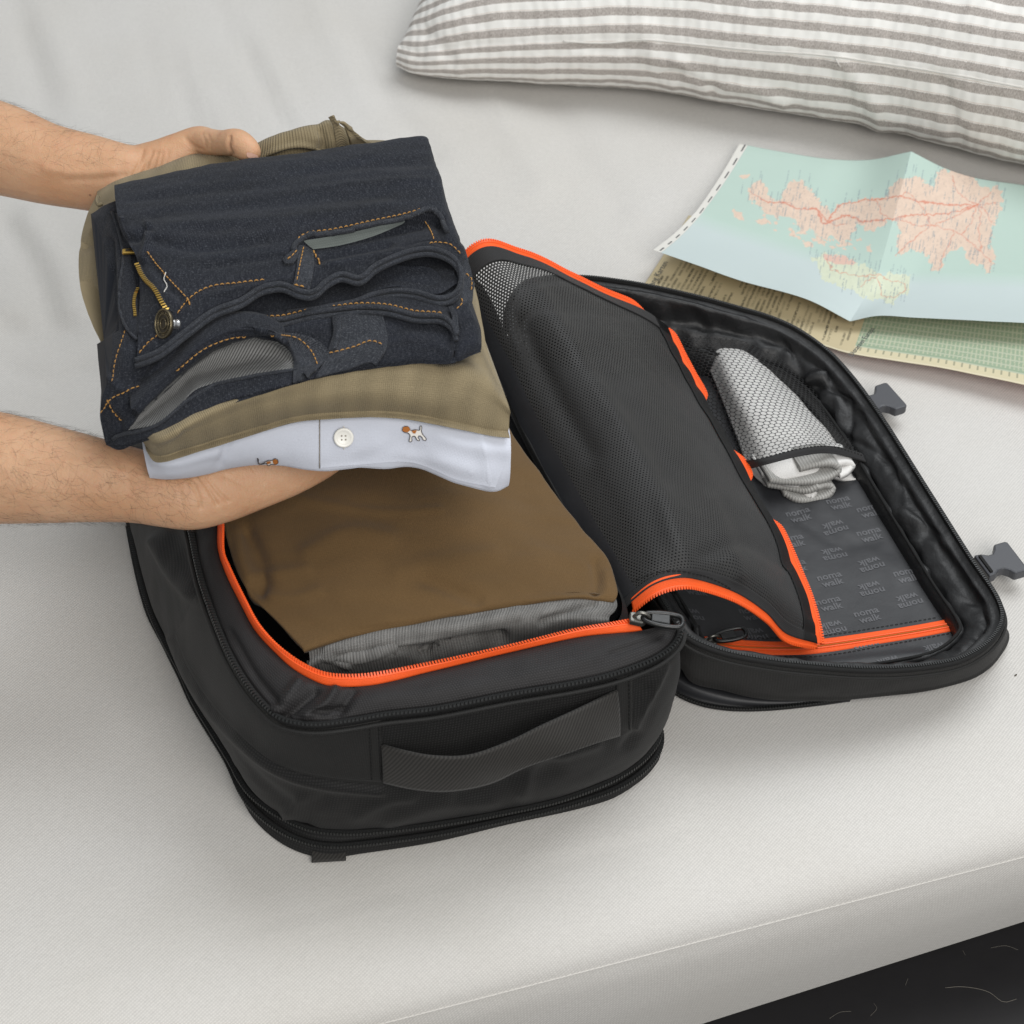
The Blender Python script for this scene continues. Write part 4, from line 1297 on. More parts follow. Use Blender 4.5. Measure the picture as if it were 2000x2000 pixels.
# ------------------------------------------------------------------ clothes packed in the bag
knit = thing('sweater', 'grey marl ribbed knit sweater tucked under the brown shirt in the bag', 'sweater', tuple(bp(.14, .1, .02)))
rows = [[(590, 1240, .140), (700, 1225, .142), (850, 1200, .143), (1000, 1180, .143), (1130, 1160, .142), (1200, 1160, .140)],
        [(600, 1262, .140), (700, 1240, .143), (850, 1212, .146), (1000, 1190, .147), (1110, 1172, .146), (1205, 1185, .140)],
        [(604, 1285, .136), (690, 1268, .141), (830, 1242, .144), (960, 1220, .144), (1090, 1200, .143), (1190, 1205, .138)],
        [(606, 1305, .128), (690, 1295, .134), (830, 1268, .135), (960, 1245, .133), (1090, 1225, .133), (1190, 1220, .132)],
        [(620, 1340, .10), (700, 1340, .10), (840, 1320, .10), (960, 1300, .10), (1090, 1275, .10), (1180, 1260, .10)]]
A = loft([pts(*r) for r in rows], 150, 60)
A = rumple(A, .0030, .035, seed=51, stretch=(.6, 1.2, 1))
for poly, w, dp in (([(640, 1295), (700, 1278), (760, 1270), (830, 1272)], 9, -.006), ([(830, 1275), (900, 1255), (980, 1245)], 10, -.012), ([(640, 1270), (760, 1240), (900, 1225), (1010, 1200)], 12, .004),
                    ([(1060, 1215), (1110, 1195), (1160, 1180)], 8, -.004), ([(600, 1300), (630, 1285), (680, 1300)], 7, .003)):
    A = crease(A, poly, w, dp)
sheet('knit_body', A, M['knit'], knit, thick=.006)
brown = thing('folded_shirt', 'folded brown jersey shirt filling the open bag', 'shirt', tuple(bp(.14, .25, .03)))
rows = [[(470, 700, .150), (620, 680, .156), (800, 690, .158), (900, 720, .155), (955, 760, .140)],
        [(440, 860, .146), (600, 830, .160), (780, 830, .164), (930, 840, .158), (1000, 850, .140)],
        [(436, 1000, .144), (590, 980, .160), (760, 960, .166), (930, 955, .162), (1075, 950, .140)],
        [(452, 1085, .144), (610, 1085, .158), (780, 1060, .163), (950, 1045, .160), (1140, 1035, .140)],
        [(484, 1155, .144), (640, 1165, .154), (800, 1140, .158), (980, 1110, .157), (1186, 1090, .142)],
        [(540, 1212, .144), (660, 1215, .151), (820, 1190, .153), (1000, 1160, .153), (1204, 1140, .143)],
        [(588, 1262, .146), (660, 1240, .148), (820, 1210, .150), (1000, 1180, .150), (1120, 1165, .149), (1206, 1162, .144)],
        [(594, 1274, .141), (660, 1254, .143), (820, 1221, .144), (1000, 1190, .144), (1120, 1172, .144), (1196, 1178, .141)],
        [(600, 1266, .134), (670, 1246, .135), (830, 1214, .136), (1000, 1184, .136), (1110, 1168, .136), (1180, 1172, .134)]]
rows = [pts(*r) for r in rows]
A = loft(rows, 150, 150)
A = rumple(A, .0034, .07, seed=61)
A = rumple(A, .0010, .022, seed=63, stretch=(.6, 1.2, 1))
for poly, w, dp in (([(480, 1040), (500, 1080), (512, 1120), (508, 1150)], 18, -.006), ([(500, 1125), (545, 1120), (600, 1112)], 12, .0022), ([(530, 1165), (570, 1168), (620, 1155)], 11, .0018),
                    ([(600, 1080), (680, 1040), (760, 1050)], 18, .003), ([(510, 950), (640, 985), (760, 1000), (860, 995)], 8, .0014), ([(1160, 1100), (1165, 1130), (1162, 1155)], 10, -.003), ([(1185, 1120), (1188, 1150)], 9, .002),
                    ([(830, 1130), (880, 1150), (930, 1172)], 16, -.003), ([(780, 1120), (840, 1105), (960, 1080)], 20, .002), ([(465, 1040), (470, 1090), (485, 1130)], 12, .003)):
    A = crease(A, poly, w, dp)
sheet('shirt_body', A, M['brown'], brown, thick=.005)

# ------------------------------------------------------------------ the pile of clothes held over the bag
SB = np.array((-math.sin(math.radians(11)), math.cos(math.radians(11)), 0))
def ln(n, *a):
    return cr(pts(*a), n)
# pale blue shirt
shirt = thing('dress_shirt', 'folded pale blue shirt with tiny embroidered dogs, lowest in the held pile', 'shirt', tuple(at(640, 900, .235)))
tp = pts((279, 871, .258), (308, 888, .262), (360, 875, .266), (476, 838, .272), (569, 810, .276), (626, 803, .277), (732, 799, .276), (802, 804, .273), (895, 822, .267), (960, 836, .263), (996, 846, .260))
bt = pts((293, 933, .234), (325, 935, .234), (372, 931, .235), (476, 910, .239), (546, 908, .241), (626, 918, .242), (709, 913, .241), (752, 914, .240), (806, 911, .238), (895, 943, .232), (968, 958, .226), (992, 948, .226))
T1, B1 = cr(tp, 170), cr(bt, 170)
endk = np.clip(np.minimum(np.linspace(0, 25, 170), np.linspace(25, 0, 170)), 0, 1)[:, None] ** .5
rows = np.stack((T1 + SB * .20 - EZ * .012, T1 + SB * .12 - EZ * .004, T1 + SB * .02 + EZ * .001, T1, T1 * .75 + B1 * .25 - SB * .005 + EZ * .002, T1 * .4 + B1 * .6 - SB * .006 + EZ * .001, T1 * .1 + B1 * .9 - SB * .003, B1, B1 + SB * .006 - EZ * .0015, B1 + SB * .05 + EZ * .000, B1 + SB * .18 + EZ * .004))
A = cr(rows.reshape(len(rows), -1), 110, False, False).reshape(110, 170, 3)
A = rumple(A, .0009, .03, seed=71)
for poly, w, dp in (([(700, 900), (745, 885), (760, 875)], 12, -.0016), ([(800, 890), (850, 898), (920, 920)], 14, .002), ([(860, 850), (910, 870), (980, 880)], 14, .002), ([(430, 905), (440, 880), (445, 860)], 9, -.002),
                    ([(940, 850), (950, 900), (955, 945)], 10, .002), ([(760, 850), (800, 875), (830, 895)], 16, -.0014), ([(300, 900), (340, 905), (420, 885)], 10, .0015)):
    A = crease(A, poly, w, dp)
so = sheet('shirt_body', A, M['blue'], shirt)
for c in (0, -1):
    rg = A[:, c]
    cc = rg[38:88].mean(0)
    raw('folded_end', np.concatenate((rg, cc[None])), [(i, i + 1, len(rg)) for i in range(len(rg) - 1)], M['blue'], shirt, True)
plk = patch('placket', [[(626, 806), (732, 803), (802, 808), (895, 826), (984, 847)], [(626, 850), (732, 850), (802, 852), (895, 876), (988, 895)], [(626, 914), (709, 907), (806, 904), (895, 938), (968, 952)]], 70, 30, [so], .0005, M['blue'], shirt)
P, N = hits([(626, 806), (626, 850), (626, 914)], 40, [plk, so], .0004)
cord('placket_seam', P - np.array((.0006, 0, 0)), .00035, M['hole'], plk, 5)
hb_ = hit(671, 854, [plk, so], .0012)
n_ = hb_[1]
ux = RT - n_ * (RT @ n_)
ux /= np.linalg.norm(ux)
uy = np.cross(n_, ux)
a = np.linspace(0, 2 * math.pi, 40, endpoint=False)
rad = .0068
prof_ = [(0, .0009), (.0035, .0009), (.0046, .0013), (.0057, .0019), (.0064, .0017), (.0068, .0009), (.0066, 0)]
V = [hb_[0] + n_ * h_ + (ux * math.cos(t_) + uy * math.sin(t_)) * r_ for r_, h_ in prof_ for t_ in a]
bt_o = raw('shirt_button', V, gfaces(len(prof_), 40, True).tolist(), M['button'], shirt)
for dx, dy in ((-1, -1), (1, -1), (-1, 1), (1, 1)):
    c = hb_[0] + n_ * .0010 + ux * dx * .0013 + uy * dy * .0013
    raw('thread_hole', [c + (ux * math.cos(t_) + uy * math.sin(t_)) * .00062 for t_ in a[::4]], [list(range(10))], M['hole'], bt_o, False)
for y0, y1 in ((832, 836), (872, 877)):
    P, N = hits([(671, y0), (671.5, (y0 + y1) / 2), (672, y1)], 6, [plk, so], .0006)
    cord('buttonhole', P, .0005, M['thread_white'], plk, 5)
def GG(*a):
    return np.array([(150 + .4658 * x, 400 + .4658 * y) for x, y in a])
def embroid(name, poly, mat, parent, lift):
    P = np.array([hit(x, y, [plk, so], lift)[0] for x, y in poly])
    return raw(name, P, [list(range(len(P)))], mat, parent, False)
dogs = [(GG((1365,945),(1368,932),(1380,928),(1392,932),(1400,945),(1420,942),(1438,945),(1440,928),(1446,928),(1446,950),(1452,962),(1466,978),(1466,986),(1455,984),(1448,972),(1436,966),(1432,972),(1440,985),(1430,985),(1418,968),(1406,970),(1406,988),(1394,990),(1398,965),(1390,955),(1375,952)),
         [GG((1365,945),(1368,930),(1390,929),(1399,943),(1388,951),(1376,950)), GG((1404,946),(1426,944),(1420,957),(1410,955))]),
        (GG((757,1056),(763,1060),(762,1074),(778,1078),(800,1066),(822,1064),(830,1058),(842,1062),(845,1075),(832,1082),(815,1080),(808,1086),(800,1084),(796,1076),(778,1080),(764,1080)),
         [GG((822,1064),(830,1058),(842,1062),(845,1074),(832,1080),(824,1074)), GG((796,1069),(812,1066),(816,1074),(800,1078))])]
for ol, patches in dogs:
    d_ = embroid('embroidered_dog', ol, M['d_white'], shirt, .0013)
    P, N = hits(np.concatenate((ol, ol[:1])), 70, [plk, so], .0015)
    cord('outline', P, .00026, M['d_dark'], d_, 5)
    for q in patches:
        embroid('tan_patch', q, M['d_orange'], d_, .0019)

# olive sweatshirt
olive = thing('sweatshirt', 'olive cotton sweatshirt folded between the jeans and the pale blue shirt', 'sweatshirt', tuple(at(640, 760, .27)))
NO = 190
b_ = ln(NO, (284, 868, .268), (300, 888, .266), (320, 889, .268), (360, 877, .271), (476, 841, .277), (569, 812, .281), (626, 806, .282), (732, 801, .281), (802, 806, .278), (895, 824, .271), (960, 838, .266), (993, 842, .264))
m_ = ln(NO, (280, 862, .276), (300, 868, .280), (330, 862, .286), (380, 840, .292), (480, 800, .298), (569, 775, .301), (626, 768, .302), (732, 755, .301), (802, 757, .298), (895, 768, .290), (960, 790, .281), (995, 815, .272))
t_ = ln(NO, (270, 835, .284), (300, 845, .292), (345, 826, .299), (402, 795, .304), (523, 755, .309), (616, 728, .311), (680, 715, .311), (737, 704, .311), (802, 695, .310), (880, 705, .304), (950, 735, .294), (993, 790, .280))
h1 = np.array((0, 0, -.022)) * np.interp(np.arange(NO), (0, 5, 130, NO), (0, 1, 1, 0))[:, None] + ln(NO, (205, 690, .288), (300, 700, .300), (400, 690, .305), (520, 670, .308), (616, 650, .309), (737, 630, .309), (802, 630, .308), (880, 640, .306), (930, 652, .302), (955, 690, .293))
h2 = np.array((0, 0, -.012)) * np.interp(np.arange(NO), (0, 8, 130, NO), (0, 1, 1, 0))[:, None] + ln(NO, (164, 590, .288), (260, 590, .303), (400, 580, .308), (520, 560, .310), (620, 545, .310), (740, 530, .310), (830, 520, .309), (900, 520, .304), (928, 560, .296))
h3 = ln(NO, (153, 505, .290), (240, 500, .306), (400, 480, .312), (520, 460, .313), (620, 450, .313), (740, 430, .312), (820, 420, .310), (880, 430, .300))
h4 = ln(NO, (168, 425, .296), (240, 420, .312), (400, 400, .316), (520, 380, .316), (620, 370, .315), (740, 350, .313), (800, 345, .310), (850, 350, .300))
k1 = ln(NO, (189, 381, .306), (225, 361, .315), (305, 334, .320), (367, 310, .322), (414, 303, .322), (500, 291, .320), (600, 284, .316), (715, 280, .312), (780, 285, .306), (815, 300, .298))
k2 = ln(NO, (189, 383, .298), (225, 363, .300), (305, 338, .300), (367, 316, .300), (414, 310, .300), (500, 296, .298), (600, 290, .296), (715, 286, .294), (780, 290, .290), (815, 304, .286))
rows = np.stack((k2 - EZ * .02 - SB * .03, k2, k1, h4, h3, h2, h1, t_, m_, b_, b_ + SB * .008 - EZ * .001, b_ + SB * .15 + EZ * .002))
A = cr(rows.reshape(len(rows), -1), 170, False, False).reshape(170, NO, 3)
A = rumple(A, .0013, .04, seed=81)
for poly, w, dp in (([(165, 480), (180, 470), (195, 445)], 8, -.003), ([(170, 560), (185, 580), (205, 620)], 9, -.003), ([(860, 700), (900, 690), (930, 670)], 14, -.004), ([(520, 800), (700, 770), (860, 790)], 22, .002), ([(300, 868), (320, 860), (345, 845)], 8, .002)):
    A = crease(A, poly, w, dp)
oo = sheet('body', A, M['olive'], olive)
for c in (0, -1):
    rg = A[:, c]
    raw('folded_end', np.concatenate((rg, rg.mean(0)[None])), [(i, i + 1, len(rg)) for i in range(len(rg) - 1)], M['olive'], olive, True)
P = ln(40, (191, 384, .312), (189, 392, .3125), (193, 400, .313), (199, 398, .313))
cord('hem_edge', P, .0016, M['olive_rib'], olive, 6)
# bunched neckline behind the jeans
c1 = [(486, 318, .318), (530, 318, .322), (580, 310, .324), (630, 302, .326), (665, 300, .325), (700, 292, .320), (735, 286, .314)]
c2 = [(488, 300, .326), (532, 290, .334), (580, 278, .338), (625, 268, .340), (660, 268, .337), (695, 274, .328), (730, 280, .318)]
c3 = [(492, 284, .328), (538, 264, .338), (575, 252, .343), (612, 243, .344), (642, 236, .345), (676, 252, .336), (718, 277, .320)]
c4 = [(494, 286, .318), (540, 266, .324), (577, 255, .328), (612, 247, .330), (640, 236, .330), (676, 256, .322), (718, 281, .312)]
A = loft([pts(*r) for r in (c1, c2, c3, c4)], 90, 44)
A = rumple(A, .0014, .025, seed=84)
for poly, w, dp in (([(510, 308), (545, 292), (590, 284), (625, 294)], 5, .003), ([(624, 252), (632, 270), (630, 292)], 9, -.004), ([(525, 312), (570, 298), (620, 300)], 5, -.003)):
    A = crease(A, poly, w, dp)
neck = sheet('neckline', A, M['olive_rib'], olive, thick=.0012)
q1 = pts((641, 229, .350), (650, 245, .346), (655, 270, .338), (657, 294, .328))
q2 = pts((659, 238, .349), (670, 252, .344), (678, 272, .336), (680, 292, .326))
sheet('ribbed_band', loft((q1, (q1 + q2) / 2 + EZ * .003, q2), 40, 12), M['olive_rib'], olive, thick=.002)
q1 = pts((662, 240, .346), (676, 252, .342), (684, 270, .336), (686, 290, .324))
q2 = pts((680, 254, .342), (696, 264, .335), (712, 276, .326), (722, 286, .316))
sheet('shoulder_fold', loft((q1, (q1 + q2) / 2 + EZ * .002, q2), 40, 12), M['olive'], olive, thick=.002)

# ------------------------------------------------------------------ second jeans (lower)
j2 = thing('jeans', 'dark denim jeans with pale grey inside of the waistband gaping open, under the other pair', 'jeans', tuple(at(500, 720, .30)), 'folded jeans in the held pile')
NJ = 200
r0 = ln(NJ, (206, 862, .276), (230, 874, .274), (256, 866, .279), (284, 856, .286), (345, 828, .297), (402, 802, .303), (523, 762, .310), (616, 736, .312), (700, 720, .313), (760, 712, .313), (820, 706, .312), (880, 706, .311), (920, 690, .310), (938, 682, .309))
ra_ = ln(NJ, (196, 815, .290), (222, 835, .286), (250, 834, .289), (285, 815, .294), (340, 790, .300), (402, 765, .305), (523, 730, .312), (616, 705, .316), (700, 690, .318), (760, 685, .319), (820, 680, .319), (880, 676, .318), (930, 660, .317), (939, 655, .314))
rb_ = ln(NJ, (200, 780, .302), (225, 790, .302), (255, 785, .303), (290, 765, .304), (340, 745, .306), (402, 720, .308), (523, 695, .314), (616, 670, .319), (700, 655, .322), (760, 650, .323), (820, 645, .323), (880, 640, .323), (925, 630, .322), (936, 632, .318))
rc_ = ln(NJ, (216, 725, .314), (240, 722, .318), (270, 714, .320), (300, 706, .322), (345, 690, .323), (402, 665, .324), (523, 640, .326), (616, 625, .327), (700, 615, .327), (760, 610, .327), (820, 607, .327), (880, 605, .327), (915, 600, .326), (922, 606, .322))
rd_ = ln(NJ, (220, 650, .318), (240, 640, .326), (300, 625, .328), (402, 600, .329), (523, 580, .329), (616, 565, .329), (700, 560, .329), (820, 552, .329), (900, 550, .328), (918, 560, .322))
re_ = ln(NJ, (216, 560, .318), (236, 550, .328), (300, 530, .329), (402, 510, .329), (523, 495, .329), (700, 470, .329), (820, 455, .328), (890, 460, .325))
rf_ = ln(NJ, (200, 470, .316), (226, 455, .328), (300, 440, .329), (402, 425, .329), (523, 405, .328), (700, 385, .327), (820, 370, .325), (865, 390, .320))
rg_ = ln(NJ, (178, 418, .312), (222, 396, .322), (300, 380, .324), (402, 360, .324), (523, 345, .322), (700, 320, .321), (820, 310, .318), (845, 330, .312))
rows = np.stack((rg_ - EZ * .012 + SB * .004, rg_, rf_, re_, rd_, rc_, rb_, ra_, r0, r0 + SB * .01 - EZ * .001, r0 + SB * .10 + EZ * .001))
A = cr(rows.reshape(len(rows), -1), 190, False, False).reshape(190, NJ, 3)
mouth = GG((200,955),(300,835),(450,690),(560,610),(650,570),(750,548),(850,570),(905,620),(930,685),(750,712),(600,742),(500,772),(420,852),(330,922))
d = pldist(proj(A), np.concatenate((mouth, mouth[:1])))
ins = inside(proj(A), mouth)
dep = np.where(ins, np.clip(d / 16, 0, 1), 0)
A = A + (SB * .012 - EZ * .006) * dep[..., None]
A = rumple(A, .0014, .03, seed=91)
A = crinkle(A, .0010, .022, seed=92)
for poly, w, dp in (([(300, 700), (280, 730), (290, 770), (270, 810)], 9, -.004), ([(215, 740), (235, 760), (262, 760)], 8, .003), ([(208, 800), (230, 820), (238, 850)], 6, -.0025), ([(890, 640), (888, 670), (886, 700)], 6, -.004),
                    ([(215, 470), (218, 560), (222, 640)], 7, -.004), ([(800, 660), (850, 670), (880, 690)], 12, .002)):
    A = crease(A, poly, w, dp)
jo2 = sheet('denim_body', A, M['denim'], j2)
for c in (0, -1):
    rg = A[:, c]
    raw('folded_end', np.concatenate((rg, rg.mean(0)[None])), [(i, i + 1, len(rg)) for i in range(len(rg) - 1)], M['denim'], j2, True)
inn = patch('waistband_lining', [GG((290,848),(450,700),(560,620),(650,578),(750,556),(850,578),(905,628)), GG((260,885),(430,760),(560,680),(660,640),(760,625),(840,640),(915,662)), GG((215,945),(335,918),(425,848),(500,775),(600,745),(750,712),(925,688))], 90, 36, [jo2], .0012, M['denim_in'], j2)
# lower lip of the waistband
lo1 = GG((150,985),(185,955),(215,958),(335,925),(425,855),(505,778),(600,748),(750,716),(930,690),(1000,680))
lo2 = GG((135,1006),(195,1008),(270,985),(400,925),(540,858),(660,812),(800,775),(900,748),(980,730),(1060,712))
lip = patch('waistband', [lo1, mid(lo1, lo2, .5), lo2], 90, 14, [jo2, inn], .0028, M['denim'], j2, thick=.0045)
P, N = hits(lo1, 110, [lip], .0002)
cord('waistband_edge', P, .0013, M['denim_edge'], lip, 6)
# upper lip
u1 = GG((262,880),(300,838),(450,698),(560,612),(650,570),(750,548),(840,562),(890,600))
u2 = GG((225,850),(300,772),(420,672),(520,572),(620,525),(700,515),(800,530),(880,572))
def lipped(rowpx, zz):
    return pts(*[(p[0], p[1], z) for p, z in zip(rowpx, zz)])
zu = [.302, .308, .318, .326, .330, .332, .331, .327]
U1, U2 = lipped(u1, zu), lipped(u2, [z + .007 for z in zu])
A = loft((U1 + SB * .010 - EZ * .001, U1, (U1 + U2) / 2 + EZ * .002 - SB * .001, U2, U2 + SB * .02 - EZ * .002), 90, 26)
A = rumple(A, .0006, .02, seed=95)
ulip = sheet('waistband', A, M['denim'], j2, thick=.002)
for path in ([(225, 845), (254, 843), (312, 814), (362, 763), (409, 741), (489, 727), (576, 718)],):
    stitch('topstitching', path, [lip], M['stitch'], lip)
stitch('topstitching', [(344, 724), (399, 681), (453, 660), (485, 657)], [ulip], M['stitch'], ulip)
# folded flap and pocket corner to the right of the mouth
f1 = [(520, 652), (552, 650), (590, 653), (625, 668), (648, 690)]
f2 = [(552, 672), (572, 676), (596, 682), (618, 694), (634, 704)]
f3 = [(572, 700), (584, 702), (598, 706), (612, 712), (622, 717)]
f4 = [(572, 746), (577, 748), (584, 744), (592, 740), (598, 734)]
flap2 = patch('folded_flap', [f1, f2, f3, f4], 40, 40, [jo2, lip, ulip], .0040, M['denim_edge'], j2, thick=.003)
stitch('topstitching', [(529, 655), (580, 660), (609, 687), (620, 711)], [flap2], M['stitch'], flap2)
g1 = [(655, 616), (690, 612), (730, 610), (748, 616)]
g2 = [(652, 660), (690, 652), (735, 645), (757, 655)]
g3 = [(640, 692), (690, 680), (735, 672), (754, 680)]
g4 = [(615, 738), (680, 722), (722, 708), (735, 714)]
cpk = patch('pocket_corner', [g1, g2, g3, g4], 40, 40, [jo2, lip], .0030, M['denim_edge'], j2, thick=.003)
stitch('topstitching', [(640, 691), (690, 678), (725, 666), (752, 675)], [cpk], M['stitch'], cpk)
bl2 = patch('belt_loop', [[(648, 618), (668, 616)], [(650, 650), (664, 652)], [(640, 684), (656, 680)]], 8, 24, [cpk, flap2, jo2], .0034, M['denim_edge'], j2, thick=.0024)
stitch('topstitching', [(197, 806), (217, 780), (250, 762), (283, 751)], [jo2], M['stitch'], j2, off=.0006)
stitch('topstitching', [(210, 781), (222, 802), (239, 821)], [jo2], M['stitch'], j2, off=.0006)
stitch('topstitching', [(219, 745), (228, 700), (246, 640), (247, 600)], [jo2], M['stitch'], j2, off=.0006, r=.0003)
P, N = hits([(196, 800), (203, 770), (215, 745)], 20, [jo2], .0004)

# ------------------------------------------------------------------ first jeans (top of the pile)
j1 = thing('jeans', 'dark denim jeans with brass zip and button, topmost of the held pile', 'jeans', tuple(at(560, 450, .33)), 'folded jeans in the held pile')
NJ = 220
s0 = ln(NJ, (224, 366, .322), (400, 334, .326), (600, 306, .328), (800, 278, .328), (836, 276, .322))
s1 = ln(NJ, (223, 361, .336), (400, 327, .342), (600, 299, .345), (790, 271, .345), (833, 270, .343), (838, 280, .335))
s2 = ln(NJ, (227, 405, .343), (400, 385, .350), (600, 360, .353), (800, 330, .352), (852, 330, .348), (858, 338, .335))
s3 = ln(NJ, (240, 455, .342), (300, 448, .347), (420, 440, .351), (600, 420, .354), (800, 390, .353), (872, 395, .348), (880, 402, .335))
s4 = ln(NJ, (268, 505, .340), (310, 500, .346), (420, 495, .350), (560, 475, .352), (700, 450, .352), (820, 430, .351), (888, 440, .346), (896, 452, .333))
s5 = ln(NJ, (272, 545, .337), (310, 550, .344), (420, 540, .347), (540, 515, .349), (700, 485, .349), (820, 460, .349), (895, 468, .344), (906, 485, .330))
s6 = ln(NJ, (272, 610, .332), (310, 605, .340), (390, 585, .344), (480, 560, .346), (560, 535, .347), (660, 515, .347), (760, 490, .346), (840, 470, .346), (900, 492, .340), (914, 515, .327))
s7 = ln(NJ, (268, 698, .326), (308, 683, .330), (362, 643, .336), (417, 603, .340), (471, 582, .342), (507, 559, .343), (526, 553, .344), (552, 551, .344), (585, 564, .342), (611, 566, .342), (640, 543, .344), (666, 531, .345), (702, 538, .344), (733, 515, .345), (772, 496, .346), (811, 484, .346), (844, 482, .346), (878, 494, .342), (900, 520, .336), (916, 545, .324))
s8 = s7 - EZ * .004 + SB * .004
rows = np.stack((s0, s1, s2, s3, s4, s5, s6, s7, s8, s8 + SB * .03 - EZ * .001))
A = cr(rows.reshape(len(rows), -1), 200, False, False).reshape(200, NJ, 3)
A = rumple(A, .0018, .05, seed=101, stretch=(.5, 1.3, 1))
A = crinkle(A, .0011, .028, seed=102)
A = rumple(A, .0005, .010, seed=103, stretch=(.6, 1.3, 1))
X = proj(A)
# the front panel drops behind the pocket's mouth
pe = np.array([(570, 470), (598, 459), (655, 452), (733, 435), (798, 421), (839, 407), (862, 418), (876, 455)])
pe_y = np.interp(X[..., 0], pe[:7, 0], pe[:7, 1])
below = X[..., 1] - pe_y
gate = np.clip((X[..., 0] - 578) / 24, 0, 1) * np.clip((872 - X[..., 0]) / 16, 0, 1)
fall = np.where(below > 2, np.clip(1 - (below - 2) / 62, 0, 1) * np.clip((below - 2) / 7, 0, 1), 0) * gate
A[..., 2] -= .0105 * fall
for poly, w, dp in (([(300, 470), (370, 486), (440, 484), (520, 470)], 8, -.0018), ([(310, 455), (380, 466), (450, 464), (560, 446)], 12, .0014), ([(620, 505), (690, 490), (760, 478)], 8, -.004), ([(640, 520), (720, 505), (780, 492)], 8, .003),
                    ([(240, 462), (262, 466), (288, 448)], 9, -.004), ([(288, 440), (290, 470), (280, 505)], 8, .004), ([(300, 420), (500, 400), (760, 380)], 12, -.0018), ([(330, 440), (560, 425), (760, 400)], 10, .0016), ([(260, 390), (420, 372), (560, 360)], 8, -.0012), ([(560, 345), (700, 325), (830, 318)], 9, -.0014), ([(600, 370), (720, 356), (840, 350)], 7, .0012), ([(400, 520), (480, 510), (550, 500)], 7, -.0016),
                    ([(300, 520), (330, 560), (360, 590)], 7, -.0022), ([(420, 575), (480, 560), (540, 552)], 6, .0016), ([(870, 320), (880, 400), (905, 470)], 9, -.002), ([(660, 470), (740, 455), (820, 440)], 8, -.003)):
    A = crease(A, poly, w, dp)
jo1 = sheet('denim_body', A, M['denim'], j1)
# double rolled edge of the waistband: runs along the front, loops at the side and returns below
edge = pts((264, 704, .327), (308, 687, .331), (362, 647, .337), (417, 607, .341), (471, 586, .343), (507, 563, .344), (526, 557, .345), (552, 555, .345), (585, 568, .343), (611, 570, .343), (640, 547, .345), (666, 535, .346), (702, 542, .345), (733, 519, .346), (772, 500, .347), (811, 488, .347), (844, 486, .347), (876, 497, .345), (894, 514, .341), (901, 540, .337), (895, 565, .334), (882, 577, .333), (857, 582, .333), (811, 570, .333), (772, 567, .333), (728, 575, .332), (694, 588, .332), (650, 597, .331), (603, 605, .330), (560, 610, .328))
E1 = cr(edge, 330)
eb = cord('waistband_edge', E1, .0019, M['denim_edge'], j1, 8)
cord('waistband_edge', E1 + np.array((0, -.0026, -.0028)), .0019, M['denim_edge'], j1, 8)
# inside of the waistband, in the shade of the loop
up_in = pts((300, 700, .324), (420, 620, .334), (510, 575, .338), (600, 578, .337), (700, 550, .339), (772, 510, .341), (844, 496, .341), (890, 520, .336)) + SB * .006
lo_in = pts((330, 690, .318), (430, 640, .326), (510, 618, .328), (603, 604, .329), (694, 588, .331), (772, 567, .332), (857, 581, .332), (895, 560, .333)) + SB * .004
md_in = (up_in + lo_in) / 2 + SB * .07 - EZ * .012
inside1 = sheet('waistband_inside', loft((up_in, md_in, lo_in), 100, 24), M['denim'], j1)
# back waistband hanging below it
e3 = pts((330, 690, .322), (380, 668, .324), (430, 645, .326), (500, 626, .328), (552, 623, .329), (603, 611, .330), (655, 604, .331), (707, 599, .332), (759, 602, .332), (811, 615, .331), (862, 618, .331), (884, 634, .329), (891, 654, .326))
E3 = cr(e3, 170)
cord('back_waistband_edge', E3, .0018, M['denim_edge'], j1, 8)
cord('back_waistband_edge', E3 + np.array((0, -.0026, -.0028)), .0018, M['denim_edge'], j1, 8)
A = np.stack([E3 + SB * t - EZ * .002 * np.sin(t * 80) + EZ * .0008 for t in np.linspace(-.001, .05, 16)])
bw = sheet('back_waistband', A, M['denim'], j1)
stitch('topstitching', [(420, 643), (500, 620), (552, 617), (603, 605), (655, 598), (707, 593), (759, 596), (811, 608), (855, 611), (872, 615)], [bw], M['stitch'], bw, off=.0004)
# side piece at the right end
A = loft([pts(*r) for r in ([(905, 485, .336), (918, 520, .333), (925, 550, .330)], [(900, 540, .333), (914, 560, .330), (924, 580, .326)], [(890, 575, .330), (904, 596, .327), (918, 608, .322)], [(880, 600, .326), (895, 625, .323), (908, 632, .318)])], 30, 40)
A = rumple(A, .0014, .02, seed=105)
sp_ = sheet('side_panel', A, M['denim_edge'], j1, thick=.003)
stitch('topstitching', [(895, 575), (903, 590), (893, 603), (886, 612)], [sp_], M['stitch'], sp_)
stitch('topstitching', [(910, 535), (920, 545), (920, 570)], [sp_], M['stitch'], sp_)
A = loft([pts(*r) for r in ([(875, 600, .330), (884, 598, .331)], [(882, 616, .329), (892, 614, .330)], [(884, 640, .327), (896, 636, .327)], [(889, 656, .325), (898, 650, .325)])], 8, 26)
sheet('rear_belt_loop', A + np.array((0, -.002, .002)), M['denim_edge'], j1, thick=.003)
